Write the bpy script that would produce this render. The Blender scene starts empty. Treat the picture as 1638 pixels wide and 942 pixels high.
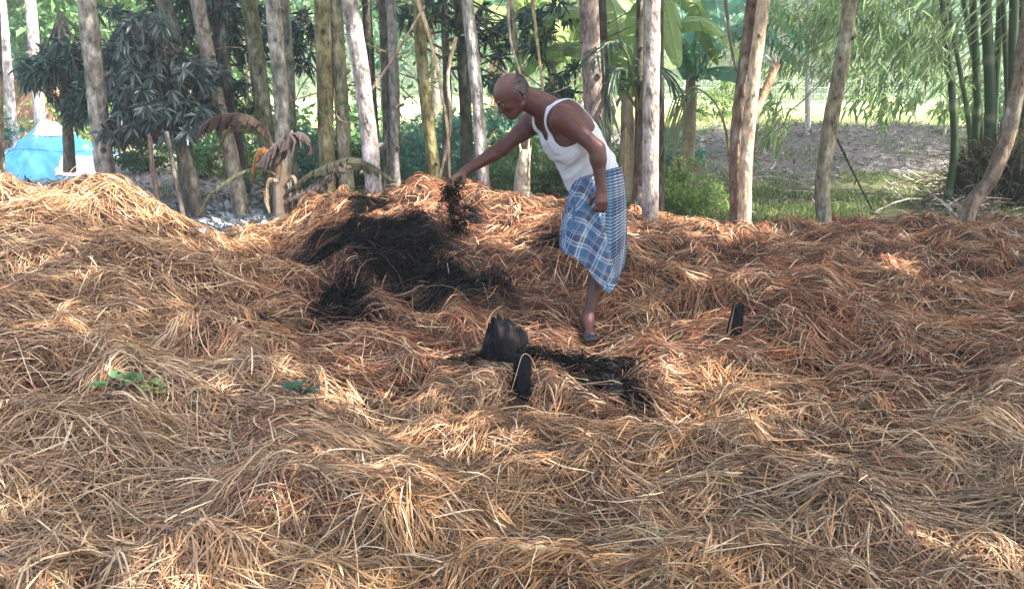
import bpy, math, numpy as np
from mathutils import Vector
R = math.radians
C = bpy.context.scene.collection
sc = bpy.context.scene

# ------------------------------------------------------------------ camera, sky, sun, exposure
PITCH = 15.0; CAMZ = 1.5; FPX = 1286.0
cam = bpy.data.cameras.new('camera'); cam.sensor_width = 36; cam.lens = FPX / 1638 * 36
cam.clip_start = 0.05; cam.clip_end = 1000
co = bpy.data.objects.new('camera', cam); C.objects.link(co)
co.location = (0, 0, CAMZ); co.rotation_euler = (R(90 - PITCH), 0, 0)
sc.camera = co
SUN = np.array([0.60, -0.26, 0.0]); SUN_EL = R(50)
SUN = SUN / np.linalg.norm(SUN) * math.cos(SUN_EL); SUN[2] = math.sin(SUN_EL)
w = bpy.data.worlds.new("World"); sc.world = w; w.use_nodes = True
nt = w.node_tree; bg = nt.nodes['Background']
sky = nt.nodes.new('ShaderNodeTexSky'); sky.sky_type = 'NISHITA'; sky.sun_disc = False
sky.sun_elevation = SUN_EL; sky.sun_rotation = math.atan2(SUN[0], SUN[1])
sky.air_density = 1.0; sky.dust_density = 4.0; sky.ozone_density = 0.6
nt.links.new(sky.outputs[0], bg.inputs[0]); bg.inputs[1].default_value = 0.15
sl = bpy.data.lights.new('sun', 'SUN'); sl.energy = 5.0; sl.angle = R(0.53); sl.color = (1.0, 0.93, 0.82)
so = bpy.data.objects.new('sun', sl); C.objects.link(so)
so.rotation_euler = Vector(SUN).to_track_quat('Z', 'Y').to_euler()
sc.view_settings.view_transform = 'Standard'; sc.view_settings.look = 'None'
sc.view_settings.gamma = 1.0; sc.view_settings.exposure = 2.25
sc.cycles.max_bounces = 6; sc.cycles.diffuse_bounces = 4; sc.cycles.glossy_bounces = 2
sc.cycles.transmission_bounces = 4; sc.cycles.transparent_max_bounces = 4; sc.cycles.volume_bounces = 1

# ------------------------------------------------------------------ helpers
rng = np.random.default_rng(7)
cp, sp = math.cos(R(PITCH)), math.sin(R(PITCH))
def P(px, py, Y):
    """point seen at pixel (px,py) of the 1638x942 photograph, Y metres in front"""
    a = (px - 819) / FPX; b = (471 - py) / FPX
    d = np.array([a, cp + b * sp, -sp + b * cp]); s = Y / d[1]
    return np.array([d[0] * s, Y, CAMZ + d[2] * s])
def PX(p):
    r = np.asarray(p) - np.array([0, 0, CAMZ])
    f = r[..., 1] * cp - r[..., 2] * sp; u = r[..., 1] * sp + r[..., 2] * cp
    return 819 + FPX * r[..., 0] / f, 471 - FPX * u / f

def _h(i, j, k, seed):
    n = (i.astype(np.int64) * 374761393 + j.astype(np.int64) * 668265263 + k.astype(np.int64) * 2147483647 + seed * 1274126177) & 0xffffffff
    n = ((n ^ (n >> 13)) * 1274126177) & 0xffffffff
    n = n ^ (n >> 16)
    return (n & 0xffff) / 65535.0
def noise(x, y, z=0.0, seed=0):
    x, y, z = np.broadcast_arrays(np.asarray(x, float), np.asarray(y, float), np.asarray(z, float))
    i, j, k = np.floor(x), np.floor(y), np.floor(z)
    fx, fy, fz = x - i, y - j, z - k
    fx, fy, fz = [t * t * (3 - 2 * t) for t in (fx, fy, fz)]
    i, j, k = i.astype(np.int64), j.astype(np.int64), k.astype(np.int64)
    r = 0
    for a in (0, 1):
        for b in (0, 1):
            for c in (0, 1):
                r = r + _h(i + a, j + b, k + c, seed) * (fx if a else 1 - fx) * (fy if b else 1 - fy) * (fz if c else 1 - fz)
    return r * 2 - 1
def fbm(x, y, z=0.0, seed=0, o=3):
    r = 0; a = 1; s = 0
    x, y, z = np.asarray(x, float), np.asarray(y, float), np.asarray(z, float)
    for q in range(o):
        r = r + a * noise(x * 2 ** q, y * 2 ** q, z * 2 ** q, seed + q * 17); s += a; a *= .5
    return r / s

def norm(v):
    v = np.asarray(v, float); return v / np.maximum(np.linalg.norm(v, axis=-1, keepdims=True), 1e-9)

class MB:
    def __init__(s): s.V = []; s.F = []; s.K = []; s.n = 0
    def add(s, V, F, K):
        V = np.asarray(V, np.float32); F = np.asarray(F, np.int32)
        K = np.broadcast_to(np.asarray(K, np.float32)[..., :3], V.shape)
        if F.shape[1] == 3: pass
        s.V.append(V); s.K.append(K); s.F.append(F + s.n); s.n += len(V); return s
    def build(s, name, m, parent=None, smooth=True, loc=None):
        o = bpy.data.objects.new(name, s.mesh(name, m, smooth)); C.objects.link(o)
        if parent is not None: o.parent = parent
        if loc is not None: o.location = [float(q) for q in loc]
        return o
    def mesh(s, name, m, smooth=True):
        me = bpy.data.meshes.new(name)
        V = np.concatenate(s.V); K = np.concatenate(s.K)
        loops = np.concatenate([f.ravel() for f in s.F]); sizes = np.concatenate([np.full(len(f), f.shape[1]) for f in s.F])
        me.vertices.add(len(V)); me.vertices.foreach_set('co', V.ravel())
        me.loops.add(len(loops)); me.loops.foreach_set('vertex_index', loops.astype(np.int32))
        me.polygons.add(len(sizes))
        st = np.concatenate([[0], np.cumsum(sizes)[:-1]]).astype(np.int32)
        me.polygons.foreach_set('loop_start', st)
        me.polygons.foreach_set('use_smooth', np.full(len(sizes), smooth))
        me.update(calc_edges=True)
        a = me.color_attributes.new('Col', 'FLOAT_COLOR', 'POINT')
        kk = np.ones((len(V), 4), np.float32); kk[:, :3] = K
        a.data.foreach_set('color', kk.ravel())
        me.materials.append(m); me.validate()
        return me

def tag(o, label=None, cat=None, group=None, kind=None):
    if label: o['label'] = label
    if cat: o['category'] = cat
    if group: o['group'] = group
    if kind: o['kind'] = kind
    return o
def thing(name, label, cat, loc=(0, 0, 0), group=None):
    o = bpy.data.objects.new(name, None); o.empty_display_size = .2; C.objects.link(o)
    o.location = [float(q) for q in loc]
    return tag(o, label, cat, group)

def mat(name, rough=.8, spec=.2, transl=0.0, nscale=0, namt=0.0, bump=0.0, bscale=40, stretch=(1, 1, 1), sheen=0):
    m = bpy.data.materials.new(name); m.use_nodes = True
    nt = m.node_tree; b = nt.nodes['Principled BSDF']
    b.inputs['Roughness'].default_value = rough; b.inputs['Specular IOR Level'].default_value = spec
    at = nt.nodes.new('ShaderNodeAttribute'); at.attribute_name = 'Col'
    src = at.outputs['Color']
    tc = nt.nodes.new('ShaderNodeTexCoord'); mp = nt.nodes.new('ShaderNodeMapping')
    mp.inputs['Scale'].default_value = stretch
    nt.links.new(tc.outputs['Object'], mp.inputs[0])
    if namt:
        n = nt.nodes.new('ShaderNodeTexNoise'); n.inputs['Scale'].default_value = nscale; n.inputs['Detail'].default_value = 6
        n.inputs['Roughness'].default_value = .65
        nt.links.new(mp.outputs[0], n.inputs['Vector'])
        mr = nt.nodes.new('ShaderNodeMapRange'); mr.inputs[1].default_value = .3; mr.inputs[2].default_value = .7
        mr.inputs[3].default_value = 1 - namt; mr.inputs[4].default_value = 1 + namt
        nt.links.new(n.outputs[0], mr.inputs[0])
        mx = nt.nodes.new('ShaderNodeVectorMath'); mx.operation = 'SCALE'
        nt.links.new(src, mx.inputs[0]); nt.links.new(mr.outputs[0], mx.inputs['Scale']); src = mx.outputs[0]
    nt.links.new(src, b.inputs['Base Color'])
    if bump:
        n2 = nt.nodes.new('ShaderNodeTexNoise'); n2.inputs['Scale'].default_value = bscale; n2.inputs['Detail'].default_value = 5
        nt.links.new(mp.outputs[0], n2.inputs['Vector'])
        bp = nt.nodes.new('ShaderNodeBump'); bp.inputs['Strength'].default_value = bump; bp.inputs['Distance'].default_value = .02
        nt.links.new(n2.outputs[0], bp.inputs['Height']); nt.links.new(bp.outputs[0], b.inputs['Normal'])
    if transl:
        t = nt.nodes.new('ShaderNodeBsdfTranslucent'); ms = nt.nodes.new('ShaderNodeMixShader'); ms.inputs[0].default_value = transl
        nt.links.new(src, t.inputs[0]); nt.links.new(b.outputs[0], ms.inputs[1]); nt.links.new(t.outputs[0], ms.inputs[2])
        nt.links.new(ms.outputs[0], nt.nodes['Material Output'].inputs[0])
    return m

M = dict(
    straw=mat('straw', .6, .25, transl=.05),
    char=mat('charred_straw', .75, .05),
    bark=mat('bark', .9, .1, nscale=22, namt=.8, bump=1.0, bscale=38, stretch=(1, 1, .45)),
    leaf=mat('leaf', .45, .4, transl=.40),
    gloss=mat('glossy_leaf', .35, .5, transl=.25),
    dry=mat('dry_leaf', .8, .15, transl=.25, nscale=20, namt=.25),
    ground=mat('soil', .95, .05, nscale=6, namt=.3, bump=.6, bscale=12),
    grass=mat('grass', .6, .2, transl=.35),
    skin=mat('skin', .48, .38, nscale=30, namt=.10, bump=.12, bscale=90),
    cotton=mat('white_cotton', .9, .1, transl=.08, bump=.15, bscale=160),
    lungi=mat('checked_cotton', .85, .1, transl=.08, bump=.1, bscale=200),
    hair=mat('hair', .7, .2, nscale=150, namt=.3, bump=.4, bscale=220),
    stump=mat('burnt_wood', .45, .06, nscale=25, namt=.5, bump=.5, bscale=40, stretch=(1, 1, .4)),
    tarp=mat('tarpaulin', .4, .4, nscale=5, namt=.12, bump=.2, bscale=8),
    bamboo=mat('bamboo', .4, .4, nscale=8, namt=.3, stretch=(1, 1, .3)),
    net=mat('netting', .8, .1),
)

def tube(path, rad, seg=10, wob=0.0, seed=0, cap=True, flat=1.0):
    """tapering tube along a path; returns V, F (quads), t per vertex, angle per vertex"""
    path = np.asarray(path, float); n = len(path); rad = np.broadcast_to(np.asarray(rad, float), (n,))
    T = norm(np.gradient(path, axis=0))
    ref = np.array([0, 1, 0.]) if abs(T[:, 1]).mean() < .8 else np.array([1., 0, 0])
    A = norm(np.cross(T, ref)); B = np.cross(T, A)
    th = np.arange(seg) / seg * 2 * np.pi
    c, s = np.cos(th), np.sin(th)
    r = rad[:, None] * np.ones(seg)
    if wob:
        r = r * (1 + wob * fbm(c[None, :] * 1.3 + 5, s[None, :] * 1.3, np.linspace(0, np.linalg.norm(path[-1] - path[0]) * 4, n)[:, None], seed))
    V = path[:, None, :] + r[..., None] * (A[:, None, :] * c[None, :, None] + flat * B[:, None, :] * s[None, :, None])
    V = V.reshape(-1, 3)
    i = np.arange(n - 1)[:, None] * seg; j = np.arange(seg)[None, :]; j2 = (j + 1) % seg
    F = np.stack([i + j, i + seg + j, i + seg + j2, i + j2], -1).reshape(-1, 4)
    return V, F
def tubecap(mb, path, rad, col, seg=10, wob=0.0, seed=0, flat=1.0):
    V, F = tube(path, rad, seg, wob, seed, flat=flat); n = len(path)
    K = np.broadcast_to(np.asarray(col, float), V.shape) if np.ndim(col) == 1 else np.repeat(np.asarray(col), seg, 0)
    b = mb.n
    mb.add(V, F, K)
    path = np.asarray(path, float)
    for e, q in ((0, 0), (n - 1, -1)):
        idx = np.arange(seg); f = np.stack([np.full(seg, seg), idx, (idx + 1) % seg], 1)
        if q == 0: f = f[:, ::-1]
        mb.add(np.vstack([V[e * seg:(e + 1) * seg], path[e]]), f[:, ::-1], np.vstack([K[e * seg:(e + 1) * seg], K[e * seg]]))
    return mb
def smooth_path(pts, n):
    """Catmull-Rom through pts"""
    pts = np.asarray(pts, float); m = len(pts)
    q = np.vstack([2 * pts[0] - pts[1], pts, 2 * pts[-1] - pts[-2]])
    t = np.linspace(0, m - 1 - 1e-6, n); i = t.astype(int); f = (t - i)[:, None]
    p0, p1, p2, p3 = q[i], q[i + 1], q[i + 2], q[i + 3]
    return .5 * ((2 * p1) + (-p0 + p2) * f + (2 * p0 - 5 * p1 + 4 * p2 - p3) * f ** 2 + (-p0 + 3 * p1 - 3 * p2 + p3) * f ** 3)

def leaves(mb, B, D, L, W, K, droop=.2, fold=.25, rg=rng):
    """pointed leaves: base B, direction D, length L, width W, colour K"""
    n = len(B); D = norm(D); L = np.broadcast_to(L, (n,))[:, None]; W = np.broadcast_to(W, (n,))[:, None]
    rr = norm(rg.normal(size=(n, 3)) + np.array([0, 0, 1.2])); S = norm(np.cross(D, rr)); N = np.cross(S, D)
    g = np.array([0, 0, -1.0])
    p = lambda t: B + D * L * t + g * L * droop * t * t
    V = np.stack([B, p(.3) + S * W * .5 + N * W * fold, p(.3) - S * W * .5 + N * W * fold,
                  p(.68) + S * W * .38 + N * W * fold * .7, p(.68) - S * W * .38 + N * W * fold * .7, p(1.0), p(.3), p(.68)], 1)
    b = np.arange(n)[:, None, None] * 8
    f = np.array([[0, 1, 6], [0, 6, 2], [1, 3, 7], [1, 7, 6], [6, 7, 4], [6, 4, 2], [3, 5, 7], [7, 5, 4]])[None]
    F = (b + f).reshape(-1, 3)
    KK = np.repeat(np.broadcast_to(K, (n, 3)), 8, 0)
    mb.add(V.reshape(-1, 3), F, KK)
def simple_leaves(mb, B, D, L, W, K, rg=rng, up=.8):
    n = len(B); D = norm(D); L = np.broadcast_to(L, (n,))[:, None]; W = np.broadcast_to(W, (n,))[:, None]
    S = norm(np.cross(D, norm(rg.normal(size=(n, 3)) + np.array([0, 0, up])))); N = np.cross(S, D)
    V = np.stack([B, B + D * L * .45 + S * W * .5 + N * W * .15, B + D * L, B + D * L * .45 - S * W * .5 + N * W * .15], 1)
    b = np.arange(n)[:, None, None] * 4
    F = (b + np.array([[0, 1, 2], [0, 2, 3]])[None]).reshape(-1, 3)
    mb.add(V.reshape(-1, 3), F, np.repeat(np.broadcast_to(K, (n, 3)), 4, 0))
def cmix(a, b, t):
    t = np.asarray(t)[..., None]; return np.asarray(a) * (1 - t) + np.asarray(b) * t
def rdir(n, rg=rng): return norm(rg.normal(size=(n, 3)))

# ------------------------------------------------------------------ ground
def gauss(x, y, cx, cy, sx, sy): return np.exp(-((x - cx) / sx) ** 2 - ((y - cy) / sy) ** 2)
def sst(a, b, x): t = np.clip((x - a) / (b - a), 0, 1); return t * t * (3 - 2 * t)
def G(x, y):
    x = np.asarray(x, float); y = np.asarray(y, float)
    z = .05 * fbm(x * .6, y * .6, seed=3) + .02 * fbm(x * 3, y * 3, seed=4)
    bank = sst(12.3, 15.8, y) * (1 - .45 * sst(17, 22, y)) * .52 * sst(-.5, 2.5, x)
    z = z * (1 - sst(40, 80, np.hypot(x, y))) + bank * (1 + .35 * fbm(x * .9, y * .9, seed=8) + .22 * fbm(x * 3.2, y * 3.2, seed=9))
    z = z + .22 * sst(7.5, 10, y) * sst(1.0, -2.5, x) * 0.6
    z = z - .25 * gauss(x, y, -1.0, 13.0, 1.5, 1.0) - .22 * gauss(x, y, 3.0, 11.6, 1.6, .45)
    return z
gx = np.sinh(np.linspace(-5, 5, 300)) * 4.0; gy = np.concatenate([-np.sinh(np.linspace(4.2, .05, 40)) * 8, np.linspace(0, 26, 260), 26 + np.sinh(np.linspace(.02, 4.6, 60)) * 7])
X, Y = np.meshgrid(gx, gy); Z = G(X, Y) - .25 * sst(8.3, 7.2, Y) * (np.abs(X) < 9)
soil = np.array([.13, .085, .055]); litter = np.array([.15, .135, .125]); fieldc = np.array([.46, .47, .24]); moss = np.array([.06, .10, .035]); pale = np.array([.36, .32, .28])
K = np.broadcast_to(soil, X.shape + (3,)).copy()
def lay(mask, c):
    global K; K = K * (1 - mask[..., None]) + np.asarray(c) * mask[..., None]
nn = fbm(X * .9, Y * .9, seed=21)
lay(sst(8, 9.5, Y) * .6, moss)
lay(sst(12.0, 13.0, Y + .5 * nn) * sst(-.5, 1.5, X), litter * .9)
lay(sst(16, 18.5, Y + 1.5 * nn), fieldc)
lay(sst(7.5, 8.5, Y) * (1 - sst(11, 14, Y + nn)) * sst(-1.6, -2.6, X), pale * .8)
lay((sst(5, 9, np.abs(X)) * sst(7, 4, Y)), moss * 1.6)
lay(sst(60, 90, np.hypot(X, Y)), np.array([.07, .12, .04]))
ny, nx = X.shape; i = np.arange(ny - 1)[:, None] * nx + np.arange(nx - 1)[None]
gF = np.stack([i, i + 1, i + nx + 1, i + nx], -1).reshape(-1, 4)
mb = MB().add(np.stack([X, Y, Z], -1).reshape(-1, 3), gF, K.reshape(-1, 3))
tag(mb.build('ground', M['ground']), kind='structure')

# ------------------------------------------------------------------ the straw surface
ctl = [(-300, 315, 5.3), (0, 304, 5.5), (90, 304, 5.6), (130, 285, 5.75), (168, 258, 5.8), (215, 290, 5.9), (290, 340, 6.3), (345, 362, 7.0), (430, 340, 7.0), (520, 322, 6.9),
       (600, 322, 6.6), (680, 300, 7.0), (735, 300, 7.1), (800, 318, 7.1), (870, 306, 7.0), (920, 318, 7.0), (1000, 335, 7.2), (1070, 330, 7.4), (1120, 352, 7.4), (1190, 362, 7.4), (1260, 358, 7.6),
       (1330, 356, 7.9), (1450, 350, 8.0), (1600, 350, 7.8), (1900, 360, 7.5),
       (-200, 420, 4.3), (60, 390, 4.7), (200, 390, 4.8), (300, 400, 5.3), (380, 400, 5.9), (470, 390, 6.0), (620, 352, 6.1), (700, 360, 6.0), (640, 400, 5.5), (690, 445, 5.0), (780, 360, 6.3), (820, 400, 5.6),
       (900, 385, 5.7), (1000, 400, 5.7), (1100, 380, 6.2), (1250, 390, 6.4), (1430, 415, 5.9), (1600, 400, 6.2), (1900, 420, 5.6),
       (-100, 520, 3.4), (100, 520, 3.6), (260, 490, 4.1), (400, 470, 4.6), (510, 470, 4.7), (560, 440, 5.0), (760, 480, 4.7), (860, 470, 4.9), (940, 540, 4.60), (940, 470, 5.1),
       (1060, 470, 5.0), (1200, 480, 4.75), (1350, 480, 4.8), (1550, 480, 4.9), (1850, 520, 4.4),
       (-50, 640, 2.6), (200, 610, 2.9), (400, 560, 3.6), (540, 545, 4.0), (640, 590, 3.75), (760, 560, 4.1), (830, 600, 3.8), (900, 600, 3.85), (990, 620, 3.65), (1060, 570, 4.1), (1180, 572, 4.1), (1350, 580, 4.0), (1600, 600, 3.7),
       (100, 760, 2.3), (400, 700, 2.75), (640, 690, 2.95), (820, 672, 3.2), (1000, 690, 3.0), (1300, 690, 2.95), (1600, 720, 2.8),
       (0, 930, 1.85), (400, 930, 1.9), (819, 930, 1.95), (1200, 930, 1.95), (1600, 930, 1.9), (-200, 1100, 1.4), (819, 1150, 1.4), (1800, 1100, 1.4)]
cpts = np.array([P(*c) for c in ctl])
extra = np.array([[x, y, z] for x in np.linspace(-7, 7, 8) for y, z in ((8.9, -.15), (9.8, -.3), (0.3, .2), (-1.0, .1))])
cpts = np.vstack([cpts, extra])
def tps(r): return np.where(r > 1e-9, r * r * np.log(np.maximum(r, 1e-9)), 0)
n = len(cpts); A = np.zeros((n + 3, n + 3)); d = np.linalg.norm(cpts[:, None, :2] - cpts[None, :, :2], axis=2)
A[:n, :n] = tps(d) + np.eye(n) * .02; A[:n, n] = 1; A[:n, n + 1:] = cpts[:, :2]; A[n:, :n] = A[:n, n:].T
sol = np.linalg.solve(A, np.concatenate([cpts[:, 2], [0, 0, 0]]))
HX0, HX1, HY0, HY1, HS = -7.0, 7.2, -.8, 9.6, .04
hx = np.arange(HX0, HX1, HS); hy = np.arange(HY0, HY1, HS); HXg, HYg = np.meshgrid(hx, hy)
flat = np.stack([HXg.ravel(), HYg.ravel()], 1); Hg = np.zeros(len(flat))
for k0 in range(0, len(flat), 20000):
    q = flat[k0:k0 + 20000]; Hg[k0:k0 + 20000] = tps(np.linalg.norm(q[:, None] - cpts[None, :, :2], axis=2)) @ sol[:n] + sol[n] + q @ sol[n + 1:]
Hg = Hg.reshape(HXg.shape)
def lumps(x, y):
    wx = x + .25 * fbm(x * 1.3, y * 1.3, seed=31); wy = y + .25 * fbm(x * 1.3, y * 1.3, seed=32)
    a = 1 - np.abs(noise(wx * 1.7, wy * 2.1, seed=33)); b = noise(wx * 3.6, wy * 4.0, seed=34); c = noise(wx * 8, wy * 8, seed=35)
    return .125 * (a - .77) + .080 * b + .042 * c
edge = sst(8.8, 7.8, HYg)
Hg = Hg + lumps(HXg, HYg) * edge * (1 - .8 * gauss(HXg, HYg, .42, 4.6, .25, .35))
Hg = np.where(HYg > 8.6, np.minimum(Hg, .05 - (HYg - 8.6) * .4), Hg)
def H(x, y):
    u = np.clip((np.asarray(x) - HX0) / HS, 0, len(hx) - 1.001); v = np.clip((np.asarray(y) - HY0) / HS, 0, len(hy) - 1.001)
    i = u.astype(int); j = v.astype(int); fu = u - i; fv = v - j
    return (Hg[j, i] * (1 - fu) + Hg[j, i + 1] * fu) * (1 - fv) + (Hg[j + 1, i] * (1 - fu) + Hg[j + 1, i + 1] * fu) * fv
# burnt areas: (px, py, Y, half-width m, half-depth m, strength)
burn = [(600, 385, 5.75, .45, .26, 1.), (560, 400, 5.6, .28, .28, 1.), (640, 430, 5.2, .25, .16, .8), (555, 455, 4.85, .16, .16, .85), (845, 592, 3.85, .2, .09, 1.), (545, 500, 4.45, .13, .22, 1.), (720, 440, 5.1, .30, .24, 1.), (660, 410, 5.4, .25, .2, .6), (625, 362, 6.0, .22, .10, 1.), (800, 585, 3.9, .16, .12, 1.),
        (760, 590, 3.85, .12, .12, 1.), (880, 590, 3.85, .28, .13, 1.), (940, 575, 3.98, .2, .09, 1.), (980, 620, 3.62, .085, .09, .95), (900, 390, 5.75, .12, .15, .8), (1150, 400, 6.0, .25, .1, .4), (590, 330, 6.7, .2, .1, .7),
        (740, 330, 6.5, .12, .2, .8), (860, 380, 5.9, .3, .08, .5), (1000, 400, 5.6, .12, .25, .45), (390, 520, 4.1, .22, .06, .55)]
def burnt(x, y):
    v = np.zeros(np.shape(x))
    x = np.asarray(x); y = np.asarray(y)
    wx = x + .20 * fbm(x * 4, y * 4, seed=41); wy = y + .20 * fbm(x * 4, y * 4, seed=42)
    for px, py, Yd, sx, sy, st in burn:
        c = P(px, py, Yd); v = np.maximum(v, st * gauss(wx, wy, c[0], c[1], sx * 1.5, sy * 1.5))
    return v
BZ = burnt(HXg, HYg)
for (a_, b_, Y_, rx_, ry_, dz_) in ((170, 262, 5.8, .34, .5, .10), (60, 300, 5.6, .6, .6, -.07), (345, 362, 6.9, .42, .9, -.13), (300, 350, 6.3, .25, .5, -.05), (440, 330, 7.0, .5, .6, -.04)):
    c_ = P(a_, b_, Y_); Hg = Hg + dz_ * gauss(HXg, HYg, c_[0], c_[1], rx_, ry_)
Hg = Hg - .028 + .05 * sst(.45, .9, BZ) * (.4 + fbm(HXg * 5, HYg * 5, seed=43)) * (HYg > 4.2) + .06 * sst(.4, .8, BZ) * np.clip(noise(HXg * 9, HYg * 9, seed=44), 0, 1) * (HYg < 4.2) - .07 * gauss(HXg, HYg, .44, 4.55, .12, .25)
def isleft(x, y):   # the tall heap at the left
    return x < -2.05 - .18 * (y - 4.6) + .12 * fbm(x * 2, y * 2, seed=50) - .7 * sst(4.2, 3.2, y)
nyh, nxh = HXg.shape
ii = np.arange(nyh - 1)[:, None] * nxh + np.arange(nxh - 1)[None]
sF = np.stack([ii, ii + 1, ii + nxh + 1, ii + nxh], -1).reshape(-1, 4)
dk = cmix([.04, .017, .010], [.003, .003, .003], sst(.35, .6, BZ).ravel())  # moist under-straw, darkened to put deep shadows between stalks; black where burnt
lf = isleft(HXg, HYg).ravel()[sF[:, 0]] & (HYg.ravel()[sF[:, 0]] > 3.0)
sV = np.stack([HXg, HYg, Hg - .02], -1).reshape(-1, 3)
heap_mb, layer_mb, char_mb = MB(), MB(), MB()
def sub(mb, F):
    u, inv = np.unique(F.ravel(), return_inverse=True); mb.add(sV[u], inv.reshape(F.shape), dk[u])
sub(heap_mb, sF[lf]); sub(layer_mb, sF[~lf])

# strands
def strands(x, y, th, L, W, K, lift, arch, curl, rg, nseg=5, dz=0.0):
    n = len(x); t = np.linspace(0, 1, nseg + 1)
    kp = rg.integers(1, nseg, n); kk_ = rg.normal(0, .6, n) * (rg.random(n) < .28)
    ang = th[:, None] + curl[:, None] * (t[None] - .5) * 2 + kk_[:, None] * (np.arange(nseg + 1)[None] >= kp[:, None])
    cx = np.cos(ang); cy = np.sin(ang)
    sx = np.concatenate([np.zeros((n, 1)), np.cumsum((cx[:, 1:] + cx[:, :-1]) * .5, 1)], 1) / nseg
    sy = np.concatenate([np.zeros((n, 1)), np.cumsum((cy[:, 1:] + cy[:, :-1]) * .5, 1)], 1) / nseg
    X = x[:, None] + (sx - sx.mean(1, keepdims=True)) * L[:, None]; Y = y[:, None] + (sy - sy.mean(1, keepdims=True)) * L[:, None]
    hz = H(X, Y); tilt = rg.normal(0, .10, n)
    # straws are stiff: follow a smoothed version of the surface
    lin = hz[:, :1] * (1 - t) + hz[:, -1:] * t
    Z = np.maximum(hz - .004, .35 * hz + .65 * lin) + lift[:, None] + arch[:, None] * (1 - (2 * t - 1) ** 2)[None] + tilt[:, None] * (t - .5) * L[:, None] + dz
    Pn = np.stack([X, Y, Z], -1)
    T = norm(np.gradient(Pn, axis=1)); up = norm(np.array([0, 0, 1.0]) + rg.normal(0, .55, (n, 1, 3)))
    S = norm(np.cross(T, up)) * (W[:, None] * (1 - .45 * np.abs(2 * t - 1) ** 2.5)[None])[..., None] * .5
    Nn = norm(np.cross(S, T)) * W[:, None, None] * .30
    V = np.stack([Pn - S, Pn + Nn, Pn + S], 2).reshape(-1, 3)      # a shallow gutter section
    b = np.arange(n)[:, None, None] * (nseg + 1) * 3; k = np.arange(nseg)[None, :, None] * 3
    f = np.array([[0, 1, 4, 3], [1, 2, 5, 4]])
    F = (b[..., None] + k[..., None] + f[None, None]).reshape(-1, 4)
    KK = np.repeat(K[:, None, :], nseg + 1, 1) * (1 + .18 * rg.normal(size=(n, nseg + 1, 1)))
    KK = np.repeat(np.clip(KK, 0, 1), 3, 1).reshape(-1, 3)
    return V, F, KK
gold = np.array([.44, .245, .10]); tan = np.array([.43, .25, .115]); grey = np.array([.36, .245, .155]); red = np.array([.32, .10, .045]); brn = np.array([.065, .026, .019]); palestraw = np.array([.72, .54, .34])
def strawcol(x, y, rg, u):
    n = len(x)
    a = fbm(x * .8, y * .8, seed=61); b = fbm(x * 2.4, y * 2.4, seed=62)
    rust = sst(2.6, 4.6, y) * sst(-2.3, -1.0, x) * .55 + .14
    r = u + .28 * b
    K = cmix(tan, gold, np.clip(.5 + a + .5 * rg.normal(size=n) * .5, 0, 1))
    K = cmix(K, grey, np.clip(.35 - a * .8 + .35 * rg.normal(size=n), 0, .85))
    K = cmix(K, red, np.clip(rust + .35 * b + .25 * rg.normal(size=n), 0, .9))
    K = cmix(K, brn, np.clip((r - .45) * 1.9, 0, .9))
    K = cmix(K, palestraw, (rg.random(n) < .17) * .8)
    K = K * (.62 + .68 * rg.random(n))[:, None]
    return K
# clearings pressed flat or bright spots stay; sample strands with density falling with distance
def sample(nn, rg):
    # the chance falls with distance: y ~ power law
    u = rg.random(nn); y0, y1 = 1.0, 8.9; p = -.15
    y = (y0 ** p + u * (y1 ** p - y0 ** p)) ** (1 / p)
    hw = .78 * y + .9
    x = (rg.random(nn) * 2 - 1) * hw
    return x, y
def flow(x, y):
    g = fbm(x * .55, y * .55, seed=71, o=2) * 3.6 + fbm(x * 1.9, y * 1.9, seed=72, o=2) * 2.0
    left = sst(-1.6, -2.6, x)
    return g * (1 - .75 * left) - .25 * left
rs = np.random.default_rng(11)
def emit(x, y, th, L, W, K, lift, arch, curl, rg):
    bz = burnt(x, y) + rg.normal(0, .15, len(x))
    ok = (y < 8.75) & ((bz < .74) | (rg.random(len(x)) < .10)); bz = np.where(rg.random(len(x)) < .10, .2, bz)
    K = cmix(K, [.075, .028, .017], sst(.04, .38, bz) * .62)
    K = cmix(K, [.009, .007, .006], np.where(bz > .5, .95, sst(.22, .5, bz) * .7))
    ok &= ~((np.abs(x - .448) < .06) & (y > 4.40) & (y < 4.78)) & ~((np.abs(x - .035) < .07) & (y > 3.22) & (y < 3.6))
    lef = isleft(x, y) & (y > 3.0)
    for mbx, m in ((heap_mb, ok & lef), (layer_mb, ok & ~lef)):
        V, F, KK = strands(x[m], y[m], th[m], L[m], W[m], K[m], lift[m], arch[m], curl[m], rg)
        mbx.add(V, F, KK)
NS = 145000
x, y = sample(NS, rs); y = y + 0
u = rs.random(NS)
th = flow(x, y) + rs.normal(0, 1.05, NS)
emit(x, y, th, rs.uniform(.05, .21, NS) * (1 + .3 * (rs.random(NS) < .1)), (rs.uniform(.0020, .0060, NS)) * (1 + .8 * (rs.random(NS) < .08)) * (1 + .04 * y), strawcol(x, y, rs, u),
     rs.exponential(.014, NS) - .010, rs.normal(.0, .006, NS), rs.normal(0, .10, NS), rs)
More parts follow.
